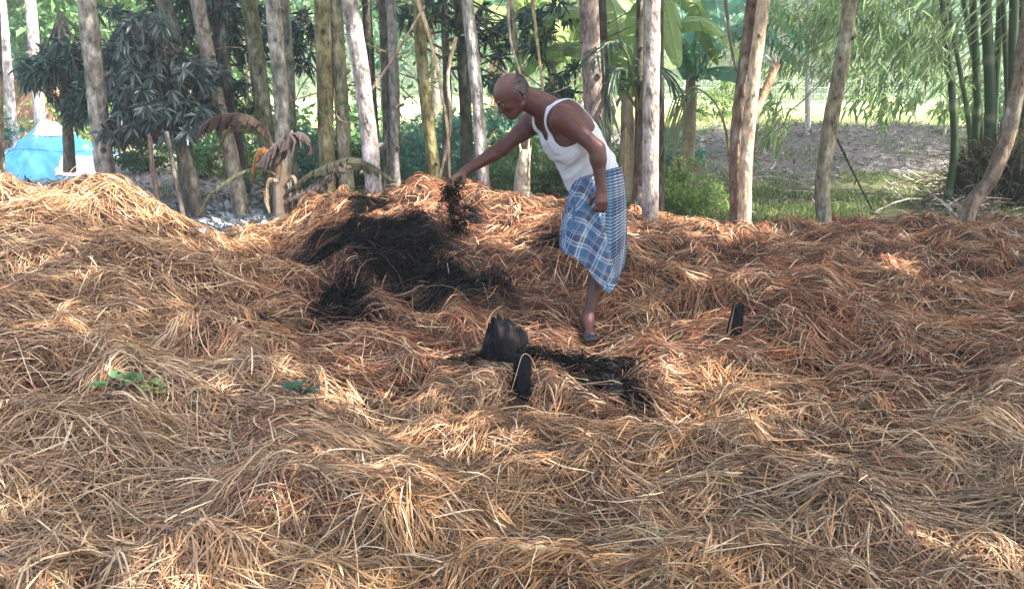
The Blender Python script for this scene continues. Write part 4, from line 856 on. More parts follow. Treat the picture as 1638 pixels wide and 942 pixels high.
class SDF:
    def __init__(s, lo, hi, h):
        s.org = np.array(lo, float); s.h = h; s.n = np.ceil((np.array(hi) - s.org) / h).astype(int) + 1; s.D = np.full(s.n, .2, np.float32)
    def _win(s, lo, hi):
        a = np.clip(np.floor((lo - s.org) / s.h).astype(int), 0, s.n - 2); b = np.clip(np.ceil((hi - s.org) / s.h).astype(int) + 1, a + 1, s.n)
        g = np.meshgrid(*[s.org[i] + s.h * np.arange(a[i], b[i]) for i in range(3)], indexing='ij')
        return tuple(slice(a[i], b[i]) for i in range(3)), np.stack(g, -1)
    def _mix(s, sl, d, k):
        D = s.D[sl]; h_ = np.clip(.5 + .5 * (D - d) / k, 0, 1); s.D[sl] = (D * (1 - h_) + d * h_ - k * h_ * (1 - h_)).astype(np.float32)
    def cone(s, a, b, ra, rb, k=.02):
        a = np.asarray(a, float); b = np.asarray(b, float); m = max(ra, rb) + k * 1.5 + .02
        sl, G_ = s._win(np.minimum(a, b) - m, np.maximum(a, b) + m); ab = b - a; t = np.clip(((G_ - a) @ ab) / (ab @ ab + 1e-12), 0, 1)
        s._mix(sl, np.linalg.norm(G_ - a - t[..., None] * ab, axis=-1) - (ra + (rb - ra) * t), k)
    def chain(s, pts, rad, k=.01):
        for i in range(len(pts) - 1): s.cone(pts[i], pts[i + 1], rad[i], rad[i + 1], k)
    def ell(s, c, ax, r, k=.02, cut=False):
        c = np.asarray(c, float); r = np.asarray(r, float); m = r.max() + k * 1.5 + .02; sl, G_ = s._win(c - m, c + m)
        q = (G_ - c) @ np.asarray(ax).T / r; l = np.linalg.norm(q, axis=-1); l2 = np.linalg.norm(q / r, axis=-1); d = l * (l - 1) / np.maximum(l2, 1e-6)
        if cut:
            D = s.D[sl]; d = -d; h_ = np.clip(.5 - .5 * (D - d) / k, 0, 1); s.D[sl] = (D * (1 - h_) + d * h_ + k * h_ * (1 - h_)).astype(np.float32)
        else: s._mix(sl, d, k)
    def mesh(s, off=0.0): return surface_nets(s.D - off, s.org, s.h)
def clip_mesh(V, F, f):
    """keep the part of a quad mesh where f > 0, cut cleanly along f = 0"""
    T3 = np.vstack([F[:, [0, 1, 2]], F[:, [0, 2, 3]]]); s = f[T3] > 0; k = s.sum(1); out = [T3[k == 3]]; V = list(V); cache = {}
    def cutv(i, j):
        key = (min(i, j), max(i, j))
        if key not in cache: t = f[i] / (f[i] - f[j]); V.append(V[i] * (1 - t) + V[j] * t); cache[key] = len(V) - 1
        return cache[key]
    ex = []
    for t, q in zip(T3[(k == 1) | (k == 2)], s[(k == 1) | (k == 2)]):
        if q.sum() == 1:
            r = int(np.argmax(q)); a, b, c = t[r], t[(r + 1) % 3], t[(r + 2) % 3]; ex.append([a, cutv(a, b), cutv(a, c)])
        else:
            r = int(np.argmin(q)); a, b, c = t[r], t[(r + 1) % 3], t[(r + 2) % 3]; ab, ac = cutv(a, b), cutv(a, c); ex += [[ab, b, c], [ab, c, ac]]
    if ex: out.append(np.array(ex))
    T3 = np.vstack(out); u, inv = np.unique(T3.ravel(), return_inverse=True)
    return np.array(V)[u], inv.reshape(-1, 3)
def solidify(o, t):
    m = o.modifiers.new('thickness', 'SOLIDIFY'); m.thickness = t; m.offset = -1; return o

Fh = norm(np.array([-.94, -.34, 0])); Lh = np.array([.34, -.94, 0]); UPV = np.array([0, 0, 1.])
pelvis = P(956, 302, 4.86); waist = P(942, 268, 4.84); chest = P(914, 222, 4.81); upch = P(893, 193, 4.79); neckb = P(872, 172, 4.77)
TA = norm(upch - pelvis); TF = norm(Fh - TA * (Fh @ TA)); TL = np.cross(TA, TF); TL = norm(TL if TL @ Lh > 0 else -TL)
tax = np.array([TF, TL, TA])
Lsh = P(899, 190, 4.60); Lel = P(955, 238, 4.53); Lwr = P(962, 302, 4.50); Lkn = P(963, 325, 4.47)
Rsh = P(850, 198, 4.95); Rel = P(803, 238, 4.88); Rwr = P(744, 274, 4.72); Rkn = P(722, 288, 4.66)
Hf = norm(np.array([-.75, -.24, -.60])); Hl = norm(Lh - Hf * (Lh @ Hf)); Hu = np.cross(Hf, Hl); Hu = Hu if Hu[2] > 0 else -Hu
hax = np.array([Hf, Hl, Hu]); hc = P(816, 150, 4.74)
def hd(f, l, u): return hc + Hf * f + Hl * l + Hu * u
def torso(S, g=0.0):
    for sx in (-1, 1):
        S.cone(pelvis + TL * .055 * sx, waist + TL * .05 * sx, .132 + g, .125 + g, .05)
        S.cone(waist + TL * .05 * sx, chest + TL * .065 * sx, .125 + g, .128 + g, .05)
        S.cone(chest + TL * .065 * sx, upch + TL * .075 * sx, .128 + g, .105 + g, .05)
        S.ell(chest + TF * .05 + TL * .075 * sx + TA * .01, tax, (.085 + g, .085 + g, .09 + g), .04)
        S.ell(upch - TF * .06 + TL * .10 * sx - TA * .02, tax, (.06 + g, .08 + g, .10 + g), .04)
    S.ell(waist + TF * .045, tax, (.115 + g, .13 + g, .13 + g), .05)
lo = np.array([P(700, 350, 4.6)[0] - .05, 4.28, -.06]); hi = np.array([1.05, 5.40, 1.70])
B_ = SDF(lo, hi, .0052); torso(B_)
# neck, shoulders
B_.cone(upch + TA * .03, hd(-.045, 0, -.075), .070, .056, .05); B_.cone(neckb - TF * .02, hd(-.05, 0, -.03), .062, .055, .03)
for sx, shp in ((1, Lsh), (-1, Rsh)):
    B_.cone(upch + TA * .035 - TF * .01 + TL * .03 * sx, shp - TA * .0, .062, .055, .05)
# left arm
def limb(a, b, ra, rm, rb, bul=None, k=.03, t=.35):
    m = a * (1 - t) + b * t
    if bul is not None: m = m + bul
    B_.cone(a, m, ra, rm, k); B_.cone(m, b, rm, rb, k)
limb(Lsh, Lel, .060, .053, .041, UPV * .004); B_.ell(Lsh + UPV * .004 + TL * .01, np.eye(3), (.070, .066, .068), .04)
limb(Lel, Lwr, .042, .042, .028, t=.25)
limb(Rsh, Rel, .056, .050, .040); B_.ell(Rsh, np.eye(3), (.062, .062, .062), .04)
limb(Rel, Rwr, .041, .041, .028, t=.25)
# hands
hm = []
def hand(wr, kn, across, curl, thumb_side, palm_n, bends, ln=.042, spread=.0195):
    d = norm(kn - wr); across = norm(across - d * (across @ d)); n_ = norm(np.cross(d, across)); n_ = n_ if n_ @ palm_n > 0 else -n_
    pc = (wr + kn) / 2 + d * .005
    for s in (-1.3, -.4, .5, 1.3): B_.cone(wr + across * s * .011, kn + across * s * spread - d * .006, .0165, .0125, .014)
    for i, s in enumerate((-1.5, -.5, .5, 1.5)):
        b0 = kn + across * s * spread; L_ = ln * (.86, .98, 1.0, .90)[i] if thumb_side > 0 else ln * (.80, .95, 1.0, .93)[i]
        th0 = 0; p = [b0 - d * .015, b0]; dd = d
        for j, bd in enumerate(bends):
            th0 += bd + .08 * i * (j > 0); dd = d * math.cos(th0) + n_ * math.sin(th0); p.append(p[-1] + dd * L_ * (1, .68, .52)[j])
        B_.chain(p, [.0105, .0102, .0092, .0084, .0072], .004)
        hm.append((p[-1], dd))
    tb = wr + d * .025 + across * thumb_side * .022 + n_ * .004
    t1 = tb + norm(across * thumb_side * .7 + d * .7 + n_ * .5) * .038; t2 = t1 + norm(d * .8 + n_ * .8 + across * thumb_side * .1) * .03; t3 = t2 + norm(d * .5 + n_ * 1.0 - across * thumb_side * .3) * .024
    B_.chain([tb, t1, t2, t3], [.0155, .0115, .0105, .008], .008)
hand(Lwr, Lkn, Fh, 1, 1, np.array([0.2, 1, 0]), (.55, .75, .55), .040)
Rdir = norm(Rkn - Rwr)
hand(Rwr, Rkn, np.array([-.15, -1, -.1]), 1, 1, np.array([0, 0, -1.]), (.75, .75, .45), .042)
# head
B_.ell(hd(-.012, 0, .018), hax, (.098, .077, .088), .02); B_.ell(hd(.022, 0, -.012), hax, (.072, .066, .085), .03)
B_.ell(hd(.035, 0, -.075), hax, (.054, .050, .050), .03); B_.ell(hd(.070, 0, -.103), hax, (.022, .026, .020), .025)
for s in (-1, 1):
    B_.cone(hd(.0, .056 * s, -.075), hd(.062, .022 * s, -.108), .020, .017, .025)          # jaw
    B_.ell(hd(.060, .040 * s, -.040), hax, (.024, .022, .020), .02)                          # cheekbone
    B_.cone(hd(.082, .012 * s, .008), hd(.072, .045 * s, .006), .010, .009, .014)            # brow
    B_.ell(hd(.091, .031 * s, -.014), hax, (.016, .017, .012), .010, cut=True)               # eye socket
    B_.ell(hd(-.008, .078 * s, -.022), np.array([norm(Hf * .9 - Hl * s * .4), norm(Hl * .9 + Hf * s * .4), Hu]), (.019, .008, .032), .006)   # ear
    B_.ell(hd(-.004, .087 * s, -.018), hax, (.009, .005, .016), .004, cut=True)
    B_.cone(hd(-.008, .076 * s, -.046), hd(-.003, .076 * s, -.052), .010, .008, .006)
B_.cone(hd(.086, 0, -.008), hd(.108, 0, -.045), .009, .013, .010); B_.ell(hd(.094, 0, -.050), hax, (.014, .020, .010), .008)
B_.cone(hd(.086, -.018, -.074), hd(.086, .018, -.074), .0075, .0075, .008); B_.cone(hd(.092, -.008, -.072), hd(.092, .008, -.072), .007, .007, .005); B_.cone(hd(.087, -.014, -.084), hd(.087, .014, -.084), .0085, .0085, .007)
# legs
Lhip = P(962, 318, 4.87); Lkne = P(960, 412, 4.80); Lank = P(940, 500, 4.70); Rhip = P(950, 318, 4.95); Rkne = P(925, 380, 4.93); Rank = P(965, 452, 5.16)
Lank[2] = .085
limb(Lhip, Lkne, .080, .075, .050, k=.05); limb(Lkne, Lank, .052, .052, .030, np.array([.012, .02, 0]), t=.3); B_.ell(Lkne + [0, -.02, 0], np.eye(3), (.045, .045, .05), .03)
limb(Rhip, Rkne, .088, .080, .054, k=.05); limb(Rkne, Rank, .052, .052, .034, t=.3)
heel = Lank + [0, .05, -.055]; ball = Lank + [.005, -.15, -.058]
B_.cone(Lank, heel, .034, .028, .03); B_.cone(Lank + [0, -.01, -.01], ball, .034, .021, .03); B_.cone(heel, ball, .026, .022, .03)
B_.cone(ball + [-.022, 0, 0], ball + [.022, 0, 0], .022, .020, .02)
for i in range(5):
    xx_ = -.034 + .0165 * i; tl = [.050, .046, .042, .036, .030][i]; B_.chain([ball + [xx_ * .9, -.005, 0], ball + [xx_, -.02 - tl * .5, .002], ball + [xx_, -.02 - tl, -.006]], [.012, .0105 + .002 * (i == 0), .009 + .003 * (i == 0)], .005)
rh = Rank + [0, 0, 0]; B_.cone(rh, rh + [-.10, -.02, -.05], .032, .024, .03)
V, F = B_.mesh()
base = np.array([Lank[0], Lank[1], 0.0])
man = thing('person', 'bald man in white vest and blue checked lungi bending over to lift burnt straw', 'person', base)
sk = np.array([.082, .027, .022])
nz = fbm(V[:, 0] * 14, V[:, 1] * 14, V[:, 2] * 14, seed=120)
K = sk * (1 + .28 * nz + .10 * fbm(V[:, 0] * 70, V[:, 1] * 70, V[:, 2] * 70, seed=123))[:, None]
top_ = np.clip(((V - hc) @ Hu - .02) / .06, 0, 1) * (np.linalg.norm(V - hc, axis=1) < .13); K = cmix(K, [.15, .068, .056], top_ * .8)  # top of the scalp painted paler, the highlight on the bald head
dist = lambda p: np.linalg.norm(V - p, axis=1)
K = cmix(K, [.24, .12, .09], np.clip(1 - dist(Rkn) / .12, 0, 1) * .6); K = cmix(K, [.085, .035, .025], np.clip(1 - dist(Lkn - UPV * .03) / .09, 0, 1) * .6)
soot = sst(.075, .03, V[:, 2]) * (V[:, 2] < .2); K = cmix(K, [.014, .013, .018], soot)
jaw = np.clip(1 - dist(hd(.05, 0, -.09)) / .07, 0, 1); K = cmix(K, [.12, .07, .06], jaw * .45)
lips = np.clip(1 - dist(hd(.094, 0, -.078)) / .022, 0, 1); K = cmix(K, [.13, .04, .04], lips)
MB().add(V - base, F, K).build('body', M['skin'], man)
for s in (-1, 1):
    b = MB(); u_, v_ = np.meshgrid(np.linspace(0, 2 * np.pi, 17), np.linspace(0, np.pi, 10)); ec = hd(.075, .031 * s, -.016)
    q = ec + .0125 * (np.cos(v_)[..., None] * Hf + np.sin(v_)[..., None] * (np.cos(u_)[..., None] * Hl + np.sin(u_)[..., None] * Hu)); i3 = np.arange(9)[:, None] * 17 + np.arange(16)[None]
    b.add(q.reshape(-1, 3) - base, np.stack([i3, i3 + 1, i3 + 18, i3 + 17], -1).reshape(-1, 4)[:, ::-1], np.where((np.cos(v_) > .82)[..., None], [.02, .012, .01], [.30, .24, .21]).reshape(-1, 3)); b.build('eye', M['gloss'], man)
# hair: short and grey, round the back and sides
S2 = SDF(hc - .16, hc + .16, .004); S2.ell(hd(-.014, 0, .016), hax, (.1003, .0793, .0890), .02); S2.ell(hd(-.03, 0, -.03), hax, (.080, .0742, .07), .03)
V, F = S2.mesh(0); q = V - hc; a, l, u = q @ Hf, q @ Hl, q @ Hu
wv = .010 * fbm(V[:, 0] * 40, V[:, 1] * 40, V[:, 2] * 40, seed=121)
f = np.minimum.reduce([.006 - a - .75 * np.clip(u - .01, 0, 1) + wv - .25 * np.clip(-u - .0, 0, 1) * 0, .064 - u - .25 * a * 0 + wv, u + .072 + .3 * a + wv, np.linalg.norm(q - (Hl * np.sign(l)[:, None] * .08 - Hf * .004 - Hu * .026), axis=1) - .034])
V, F = clip_mesh(V, F, f); V = V + (rng.normal(0, .0016, V.shape)) - Hf * .001
tt = np.clip((V - hc) @ Hf / -.10, 0, 1); kk = cmix(cmix([.26, .22, .22], [.13, .06, .05], rng.random(len(V)) * .9), [.045, .04, .045], np.clip(tt + .3 * fbm(V[:, 0] * 60, V[:, 1] * 60, V[:, 2] * 60, seed=122), 0, 1))
solidify(MB().add(V - base, F, kk).build('hair', M['hair'], man), .002)
for s in (-1, 1):
    b = MB(); tubecap(b, smooth_path([hd(.094, .012 * s, .004), hd(.092, .03 * s, .012), hd(.078, .047 * s, .006)], 8) - base, [.002, .004, .004, .004, .0035, .003, .003, .001], [.22, .2, .2], 6); b.build('eyebrow', M['hair'], man)
# vest
S3 = SDF(np.minimum(pelvis, upch) - .34, np.maximum(pelvis, upch) + .30, .0065); torso(S3, .009)
S3.cone(upch + TA * .03, neckb + TA * .0, .072, .062, .05)
for sx, shp in ((1, Lsh), (-1, Rsh)): S3.cone(upch + TA * .035 - TF * .01 + TL * .03 * sx, shp * .6 + upch * .4, .072, .066, .05)
V, F = S3.mesh(); q = V - upch; a, l, u = q @ TF, q @ TL, q @ TA; e = .10
wr_ = .006 * fbm(V @ TF * 5, V @ TL * 5, V @ TA * 26 + (V @ TF) * 14, seed=130) + .004 * fbm(V[:, 0] * 9, V[:, 1] * 9, V[:, 2] * 9, seed=131)
Nn_ = norm(V - (pelvis + TA * ((V - pelvis) @ TA)[:, None])); V = V + Nn_ * (wr_ * 2.2 * sst(.10, -.1, u))[:, None]
al = np.abs(l)
armhole = np.hypot(np.maximum(al - .165, -.2) / .075 + 0, (u - .045) / (.155 - .02 * (a > 0)))   # superellipse round each shoulder
fa = np.where(al > .09, np.hypot((al - .20) / .105, (u - .03) / .15) - 1, .5)
front = a > -.02
fn = np.where(a > 0, np.hypot(l / .075, (u - .10) / .16) - 1, np.hypot(l / .085, (u - .105) / .085) - 1)
fh = u + (pelvis * 0 + (upch - pelvis)) @ TA - (.005 - .10 * a) - 0
f = np.minimum.reduce([fa * .1, fn * .08, u + .455 + .12 * a, .12 - u])
V, F = clip_mesh(V, F, f)
vest = solidify(MB().add(V - base, F, np.array([.60, .60, .64]) * (1 - .14 * np.clip(fbm(V[:, 0] * 7, V[:, 1] * 7, V[:, 2] * 7, seed=132), 0, 1))[:, None]).build('vest', M['cotton'], man), .005)
# lungi
ringsL = np.array([(915, 288), (908, 312), (903, 332), (899, 352), (896, 372), (896, 390), (898, 400)], float)
ringsR = np.array([(994, 266), (999, 296), (1001, 320), (1001, 348), (1001, 378), (999, 405), (996, 428)], float)
nr, nt_ = 150, 300; tt = np.linspace(0, 1, nr); th = np.linspace(0, 2 * np.pi, nt_)
def interp(A, t): i = t * (len(A) - 1); return np.stack([np.interp(i, np.arange(len(A)), A[:, k]) for k in (0, 1)], -1)
Lp, Rp = interp(ringsL, tt), interp(ringsR, tt)
def lungi_pt(t, s, dep, off=0.0):
    """t down, s -1..1 across the picture, dep -1 front .. 1 back"""
    Lq, Rq = interp(ringsL, t), interp(ringsR, t); mid = (Lq + Rq) / 2; hw = (Rq[..., 0] - Lq[..., 0]) / 2 + off / .0037 * .6
    px_ = mid[..., 0] + s * hw; py_ = mid[..., 1] + s * (Rq[..., 1] - Lq[..., 1]) / 2
    fr_ = np.clip(-dep * 2.0, 0, 1); dip = np.interp(s, [-1, -.6, -.2, .25, .55, .8, 1], [0, 2, 14, 36, 46, 26, 4])
    py_ = py_ + dip * fr_ * t ** 1.6
    Yc = 4.83 - .02 * t; D = .190 + off
    return px_, py_, Yc + dep * D
def grid_mesh(px_, py_, Y_):
    a = (px_ - 819) / FPX; b_ = (471 - py_) / FPX; dy = cp + b_ * sp; s_ = Y_ / dy
    return np.stack([a * s_, Y_, CAMZ + (-sp + b_ * cp) * s_], -1)
TT, TH = np.meshgrid(tt, th, indexing='ij')
fold = 1 + (.09 * np.sin(TH * 9 + 1.2 * np.sin(TT * 3)) + .035 * np.sin(TH * 17 + 2) + .05 * fbm(np.cos(TH) * 2.2, np.sin(TH) * 2.2, TT * 1.5, seed=140)) * TT ** .8
sq = lambda c: np.sign(c) * np.abs(c) ** .8
px_, py_, Yq = lungi_pt(TT, sq(np.cos(TH)) * (1 + (fold - 1) * .5), sq(np.sin(TH)) * fold); Lv = grid_mesh(px_, py_, Yq)
def grid_faces(a, b, wrap=False):
    i = np.arange(a - 1)[:, None] * b + np.arange(b - 1)[None]; return np.stack([i, i + 1, i + b + 1, i + b], -1).reshape(-1, 4)
uu = TH * .17; vv = TT * .42
navy = np.array([.012, .035, .12]); teal = np.array([.012, .14, .28]); offw = np.array([.50, .56, .60]); plum = np.array([.035, .025, .06])
band = lambda x, p, w_, o=0: (np.abs(((x + o) / p) % 1 - .5) < w_ / 2)
Kl = cmix(navy, offw, band(vv, .0115, .40) * .72 + 0 * uu); Kl = cmix(Kl, offw, band(uu, .05, .12) * .4); Kl = cmix(Kl, teal, band(uu, .20, .25, .02) * .45)
Kl = cmix(Kl, offw, band(uu, .20, .04, .06) * .7); Kl = cmix(Kl, plum, band(uu, .05, .3, .025) * .25)
cloth = MB().add(Lv.reshape(-1, 3) - base, grid_faces(nr, nt_)[:, ::-1], Kl.reshape(-1, 3)).build('lungi', M['lungi'], man); solidify(cloth, .003)
# the front fold: hangs from the waist knot, pattern turned on the bias
n1, n2 = 170, 170; t2 = np.linspace(0.02, 1, n1); q2 = np.linspace(0, 1, n2); T2, Q2 = np.meshgrid(t2, q2, indexing='ij')
sR = np.interp(T2, [0, .3, .7, 1], [-.15, .12, .55, .80]); s2 = -.985 + Q2 * (sR + .985)
edge_ = np.clip(np.minimum(Q2, 1) * 14, 0, 1) * np.clip((1 - Q2) * 14, 0, 1)
crease = .022 * np.sin(Q2 * 13 + T2 * 5) * T2 ** .6 + .014 * fbm(Q2 * 4, T2 * 3, seed=141) + .020 * np.exp(-((Q2 - .93) / .05) ** 2)
dep = -np.sqrt(np.clip(1 - s2 ** 2, .0004, 1)) - (.10 + crease * 4) * (.3 + .7 * edge_)
px_, py_, Yq = lungi_pt(T2, s2 * (1 + .02 * T2), dep); py_ = py_ + 2.5 * T2; Fv = grid_mesh(px_, py_, Yq)
w1, w2 = Fv[..., 0], Fv[..., 2]; ca, sa = math.cos(R(62)), math.sin(R(62)); a_ = w1 * ca + w2 * sa + .01 * np.sin(Q2 * 9); b_ = -w1 * sa + w2 * ca + .01 * np.sin(T2 * 8)
p_ = .125
def pl(x):
    f_ = (x / p_) % 1; d = np.zeros(x.shape + (3,)) + navy * 1.15
    for lo_, hi_, c_, k_ in ((.0, .30, teal, .55), (.33, .41, offw, .95), (.47, .55, offw, .95), (.60, .80, plum, .7), (.84, .88, offw, .8), (.94, .97, offw, .7)): d = cmix(d, c_, ((f_ > lo_) & (f_ < hi_)) * k_)
    return d
Kf = .5 * pl(a_) + .5 * pl(b_ + .02); fine = .5 * band(a_, .0105, .35) + .5 * band(b_, .0105, .35); Kf = cmix(Kf, offw, fine * .26)
fo = MB().add(Fv.reshape(-1, 3) - base, grid_faces(n1, n2), Kf.reshape(-1, 3)).build('front_fold', M['lungi'], man); solidify(fo, .003)

# ------------------------------------------------------------------ burnt straw in the hand, falling crumbs
rg = np.random.default_rng(800); g0 = P(722, 300, 4.64)
def wisps(b, c, n, sd, L, ax, rg, w=.003, seg=5):
    for q in range(n):
        p0 = c + rg.normal(0, 1, 3) * sd; d = norm(rg.normal(0, .8, 3) + ax); l = L * rg.uniform(.4, 1.2); m_ = p0 + d * l * .5 + rg.normal(0, .25, 3) * l * .5; e = p0 + d * l + rg.normal(0, .3, 3) * l * .6
        tubecap(b, smooth_path([p0, m_, e], seg), np.linspace(1, .4, seg) * w * rg.uniform(.5, 1.2), cmix([.008, .007, .007], [.06, .03, .02], rg.random() ** 3), 4)
b = MB(); wisps(b, P(722, 306, 4.64), 260, [.022, .024, .022], .05, np.array([0, 0, -.3]), rg, .0035); wisps(b, P(722, 335, 4.64), 70, [.012, .014, .03], .06, np.array([.1, 0, -1.2]), rg)
wisps(b, P(730, 360, 4.65), 170, [.024, .024, .024], .05, np.array([.1, 0, -.5]), rg, .0035); wisps(b, P(706, 322, 4.64), 26, [.008, .01, .04], .05, np.array([-.2, 0, -1.]), rg, .0025); wisps(b, P(742, 340, 4.66), 28, [.012, .02, .05], .04, np.array([.2, 0, -1.]), rg, .002)
o_ = b.build('burnt_straw_clump', M['char'], loc=None); tag(o_, 'clump of black burnt straw hanging from the hand of the man', 'burnt straw')
b = MB()
for q in range(230):
    c = P(rg.normal(726, 12) + rg.exponential(5), rg.uniform(300, 385), 4.66 + rg.normal(0, .05)); wisps(b, c, 1, [0, 0, 0], rg.uniform(.008, .035), np.array([0, 0, -.5]), rg, .0022, 3)
tag(b.build('falling_crumbs', M['char']), 'dark crumbs and short bits falling below the lifted clump', 'crumbs', kind='stuff')

# ------------------------------------------------------------------ charred stumps standing in the straw
def stumpobj(label, axis, radii, Yd, top_jag, seed, col=[.012, .013, .018], flat=1.0, hollow=False, blotch=None):
    rg = np.random.default_rng(seed); pts = np.array([P(a, c, Yd) for a, c in axis]); pts[:, 1] += np.linspace(0, .04, len(pts)); o0 = pts[0].copy(); pth = smooth_path(pts - o0, 40)
    rad = np.interp(np.linspace(0, 1, 40), np.linspace(0, 1, len(radii)), radii); b = MB(); sg = 40
    V, F = tube(pth, rad, sg, .16, seed, flat=flat); a = np.tile(np.arange(sg), 40); t = np.repeat(np.linspace(0, 1, 40), sg)
    jag = top_jag * fbm(np.cos(a / sg * 6.283) * 2.2, np.sin(a / sg * 6.283) * 2.2, seed=seed, o=4); V = V + (jag * t ** 3)[:, None] * norm(pth[-1] - pth[-4])
    groove = .004 * np.abs(np.sin(a / sg * 6.283 * 7 + 2 * np.sin(t * 5 + seed))); c = pth[np.repeat(np.arange(40), sg)]; V = V - norm(V - c) * (groove * (.4 + .6 * t))[:, None]
    nz = fbm(V[:, 0] * 30, V[:, 1] * 30, V[:, 2] * 18, seed=seed + 1); K_ = cmix(np.array(col) * .5, [.014, .012, .012], np.clip(nz * 1.2, 0, 1))
    if blotch is not None: K_ = cmix(K_, [.04, .026, .024], np.clip((nz - .05) * 4, 0, .9) * sst(.55, .75, t))
    b.add(V, F, K_)
    ring = V[-sg:]; cen = ring.mean(0)
    for j, (s0, s1, dp) in enumerate(((1, .6, .0), (.6, .0, .02 if not hollow else .05))):
        d_ = norm(pth[-1] - pth[-4]); r0_ = cen + (ring - cen) * s0 - d_ * (0 if j == 0 else .012); r1_ = cen + (ring - cen) * s1 - d_ * (.012 if j == 0 else dp) + rg.normal(0, .002, ring.shape) * (s1 > 0)
        idx = np.arange(sg); b.add(np.vstack([r0_, r1_]), np.stack([idx, (idx + 1) % sg, sg + (idx + 1) % sg, sg + idx], 1), np.array(col) * .8)
    root = thing('charred_stump', label, 'stump', o0, 'charred stumps in the straw'); b.build('wood', M['stump'], root); return root, o0, pth
r1, o1, p1 = stumpobj('big black charred stump with a ragged sloping top, beside the burnt hollow', [(803, 622), (803, 580), (803, 545), (797, 515)], [.112, .112, .096, .055], 3.88, .10, 900, blotch=True, col=[.007, .008, .012])
b = MB(); tubecap(b, smooth_path([P(810, 600, 3.95) - o1, P(818, 570, 3.95) - o1, P(826, 545, 3.97) - o1, P(836, 542, 4.0) - o1], 12), np.linspace(.085, .05, 12), [.010, .010, .012], 14, .3, 3); b.build('side_lump', M['stump'], r1)
stumpobj('small upright black stump with a flat top and a straw looped over it', [(833, 670), (833, 632), (835, 600), (836, 572)], [.050, .048, .045, .044], 3.50, .008, 901, hollow=True)
stumpobj('narrow slanting black split post alone in the straw to the right of the man', [(1168, 592), (1171, 560), (1179, 520), (1185, 488)], [.042, .046, .046, .030], 4.42, .05, 902, flat=.7)
stumpobj('low ragged black lump in the straw at the right end of the burnt hollow', [(985, 655), (982, 635), (978, 618), (972, 606)], [.062, .058, .050, .030], 3.55, .05, 903, flat=.8)
b = MB(); tubecap(b, smooth_path([P(818, 625, 3.43), P(827, 595, 3.43), P(836, 568, 3.45), P(848, 570, 3.47), P(858, 592, 3.45), P(866, 618, 3.45)], 30), .0015, [.5, .40, .26], 5)
tag(b.build('straw_stalk', M['straw']), 'single pale straw looped over the small upright black stump', 'straw')
b = MB()
for px in ([(1160, 578), (1166, 540), (1172, 505), (1176, 485)], [(1158, 560), (1168, 520), (1173, 498)]): tubecap(b, smooth_path([P(a, c, 4.40) for a, c in px], 12), np.linspace(.003, .0015, 12), [.30, .19, .10], 5)
tag(b.build('straw_wisp', M['straw']), 'brown straws leaning against the narrow slanting black post', 'straw')

# ------------------------------------------------------------------ green sprigs and loose leaves on the straw
def broad_leaf(b, p, d, L, W, col, rg):
    d = norm(d); s = norm(np.cross(d, norm(np.array([0, 0, 1.]) + rg.normal(0, .35, 3)))); n_ = np.cross(s, d); t = np.linspace(0, 1, 9); w_ = W * .5 * np.sin(np.pi * t ** .8) ** .8
    c = p + d * L * t[:, None] + n_ * (.12 * L * np.sin(t * 3))[:, None]; V = np.stack([c - s * w_[:, None] + n_ * (w_ * .35)[:, None], c, c + s * w_[:, None] + n_ * (w_ * .35)[:, None]], 1).reshape(-1, 3)
    k = np.arange(8)[:, None] * 3; b.add(V, (k[..., None] + np.array([[0, 1, 4, 3], [1, 2, 5, 4]])[None]).reshape(-1, 4), np.array(col))
for lab, px, py, n, L, W, col, sprd in (('fresh green sprig at the far left of the three sprigs', 192, 628, 9, .06, .04, [.16, .32, .12], .03), ('pale yellow green sprig lying on the golden straw', 265, 634, 9, .07, .042, [.36, .50, .17], .045), ('wilted dark green sprig with purplish stalks', 482, 636, 22, .05, .02, [.06, .14, .08], .042)):
    p0 = onstraw(px, py); root = thing('leafy_sprig', lab, 'sprig', p0, 'green sprigs on the straw'); lf, st = MB(), MB()
    for q in range(n):
        a = rg.uniform(0, 6.28); e = np.array([math.cos(a) * sprd * rg.random() * 1.6, math.sin(a) * sprd * rg.random(), rg.uniform(.02, .055)]); broad_leaf(lf, e, np.array([math.cos(a), math.sin(a) * .8, rg.uniform(-.1, .5)]), L * rg.uniform(.7, 1.2), W * rg.uniform(.7, 1.2), np.array(col) * rg.uniform(.7, 1.3), rg)
        tubecap(st, smooth_path([np.zeros(3), e * .6 + [0, 0, .01], e], 5), .0014, [.10, .07, .07], 4)
    lf.build('leaf_cluster', M['leaf'], root); st.build('stalk', M['leaf'], root)
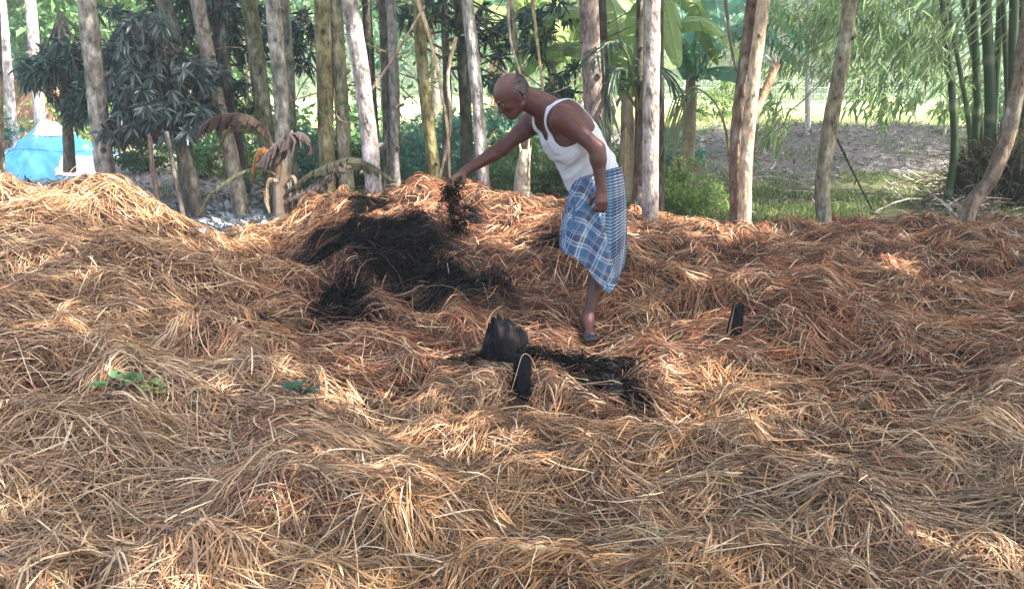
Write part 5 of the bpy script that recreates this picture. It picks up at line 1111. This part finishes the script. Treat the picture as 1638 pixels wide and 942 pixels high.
for lab, px, py, L, W, col in (('oval light green leaf low at the right on the straw', 1424, 876, .035, .026, [.30, .46, .26]), ('narrow green leaf standing near the bottom centre', 984, 795, .045, .018, [.2, .38, .14]), ('small green leaf, right one of two near the right middle', 1367, 752, .03, .02, [.12, .3, .12]), ('small green leaf, left one of two near the right middle', 1340, 766, .028, .02, [.15, .33, .12]),
                              ('small leaf flat on the straw left of the narrow green leaf', 803, 782, .03, .014, [.2, .38, .14]), ('slim leaf below the wilted sprig and the small black stump', 722, 738, .035, .012, [.2, .36, .14]), ('tiny green leaf at the lower right half hidden in straw', 1545, 780, .03, .018, [.08, .2, .08]), ('tiny leaf near the bottom right of centre', 1055, 858, .025, .014, [.16, .34, .12]),
                              ('yellow brown oval leaf at the bottom left of centre', 568, 842, .028, .018, [.55, .32, .12]), ('dull green leaf on the straw right of centre', 872, 722, .035, .01, [.14, .26, .14])):
    p0 = onstraw(px, py); b = MB(); broad_leaf(b, np.zeros(3) + [0, 0, .008], np.array([rg.normal(0, .6), rg.normal(0, .4), .35]), L, W, col, rg)
    tag(b.build('fallen_leaf', M['leaf'], loc=p0), lab, 'leaf', 'loose leaves on the straw')

# ------------------------------------------------------------------ haze in the air under the trees
bm = bpy.data.meshes.new('haze'); lo_, hi_ = (-75, -12, -3), (70, 90, 26)
vs = [(x, y, z) for x in (lo_[0], hi_[0]) for y in (lo_[1], hi_[1]) for z in (lo_[2], hi_[2])]
bm.from_pydata(vs, [], [(0, 1, 3, 2), (4, 6, 7, 5), (0, 4, 5, 1), (2, 3, 7, 6), (0, 2, 6, 4), (1, 5, 7, 3)])
ho = bpy.data.objects.new('haze', bm); C.objects.link(ho); tag(ho, kind='stuff')
hmn = bpy.data.materials.new('haze'); hmn.use_nodes = True; nt = hmn.node_tree; nt.nodes.remove(nt.nodes['Principled BSDF'])
pv = nt.nodes.new('ShaderNodeVolumePrincipled'); pv.inputs['Color'].default_value = (.86, .95, .97, 1); pv.inputs['Density'].default_value = .0030; pv.inputs['Anisotropy'].default_value = .2
nt.links.new(pv.outputs[0], nt.nodes['Material Output'].inputs['Volume']); bm.materials.append(hmn)
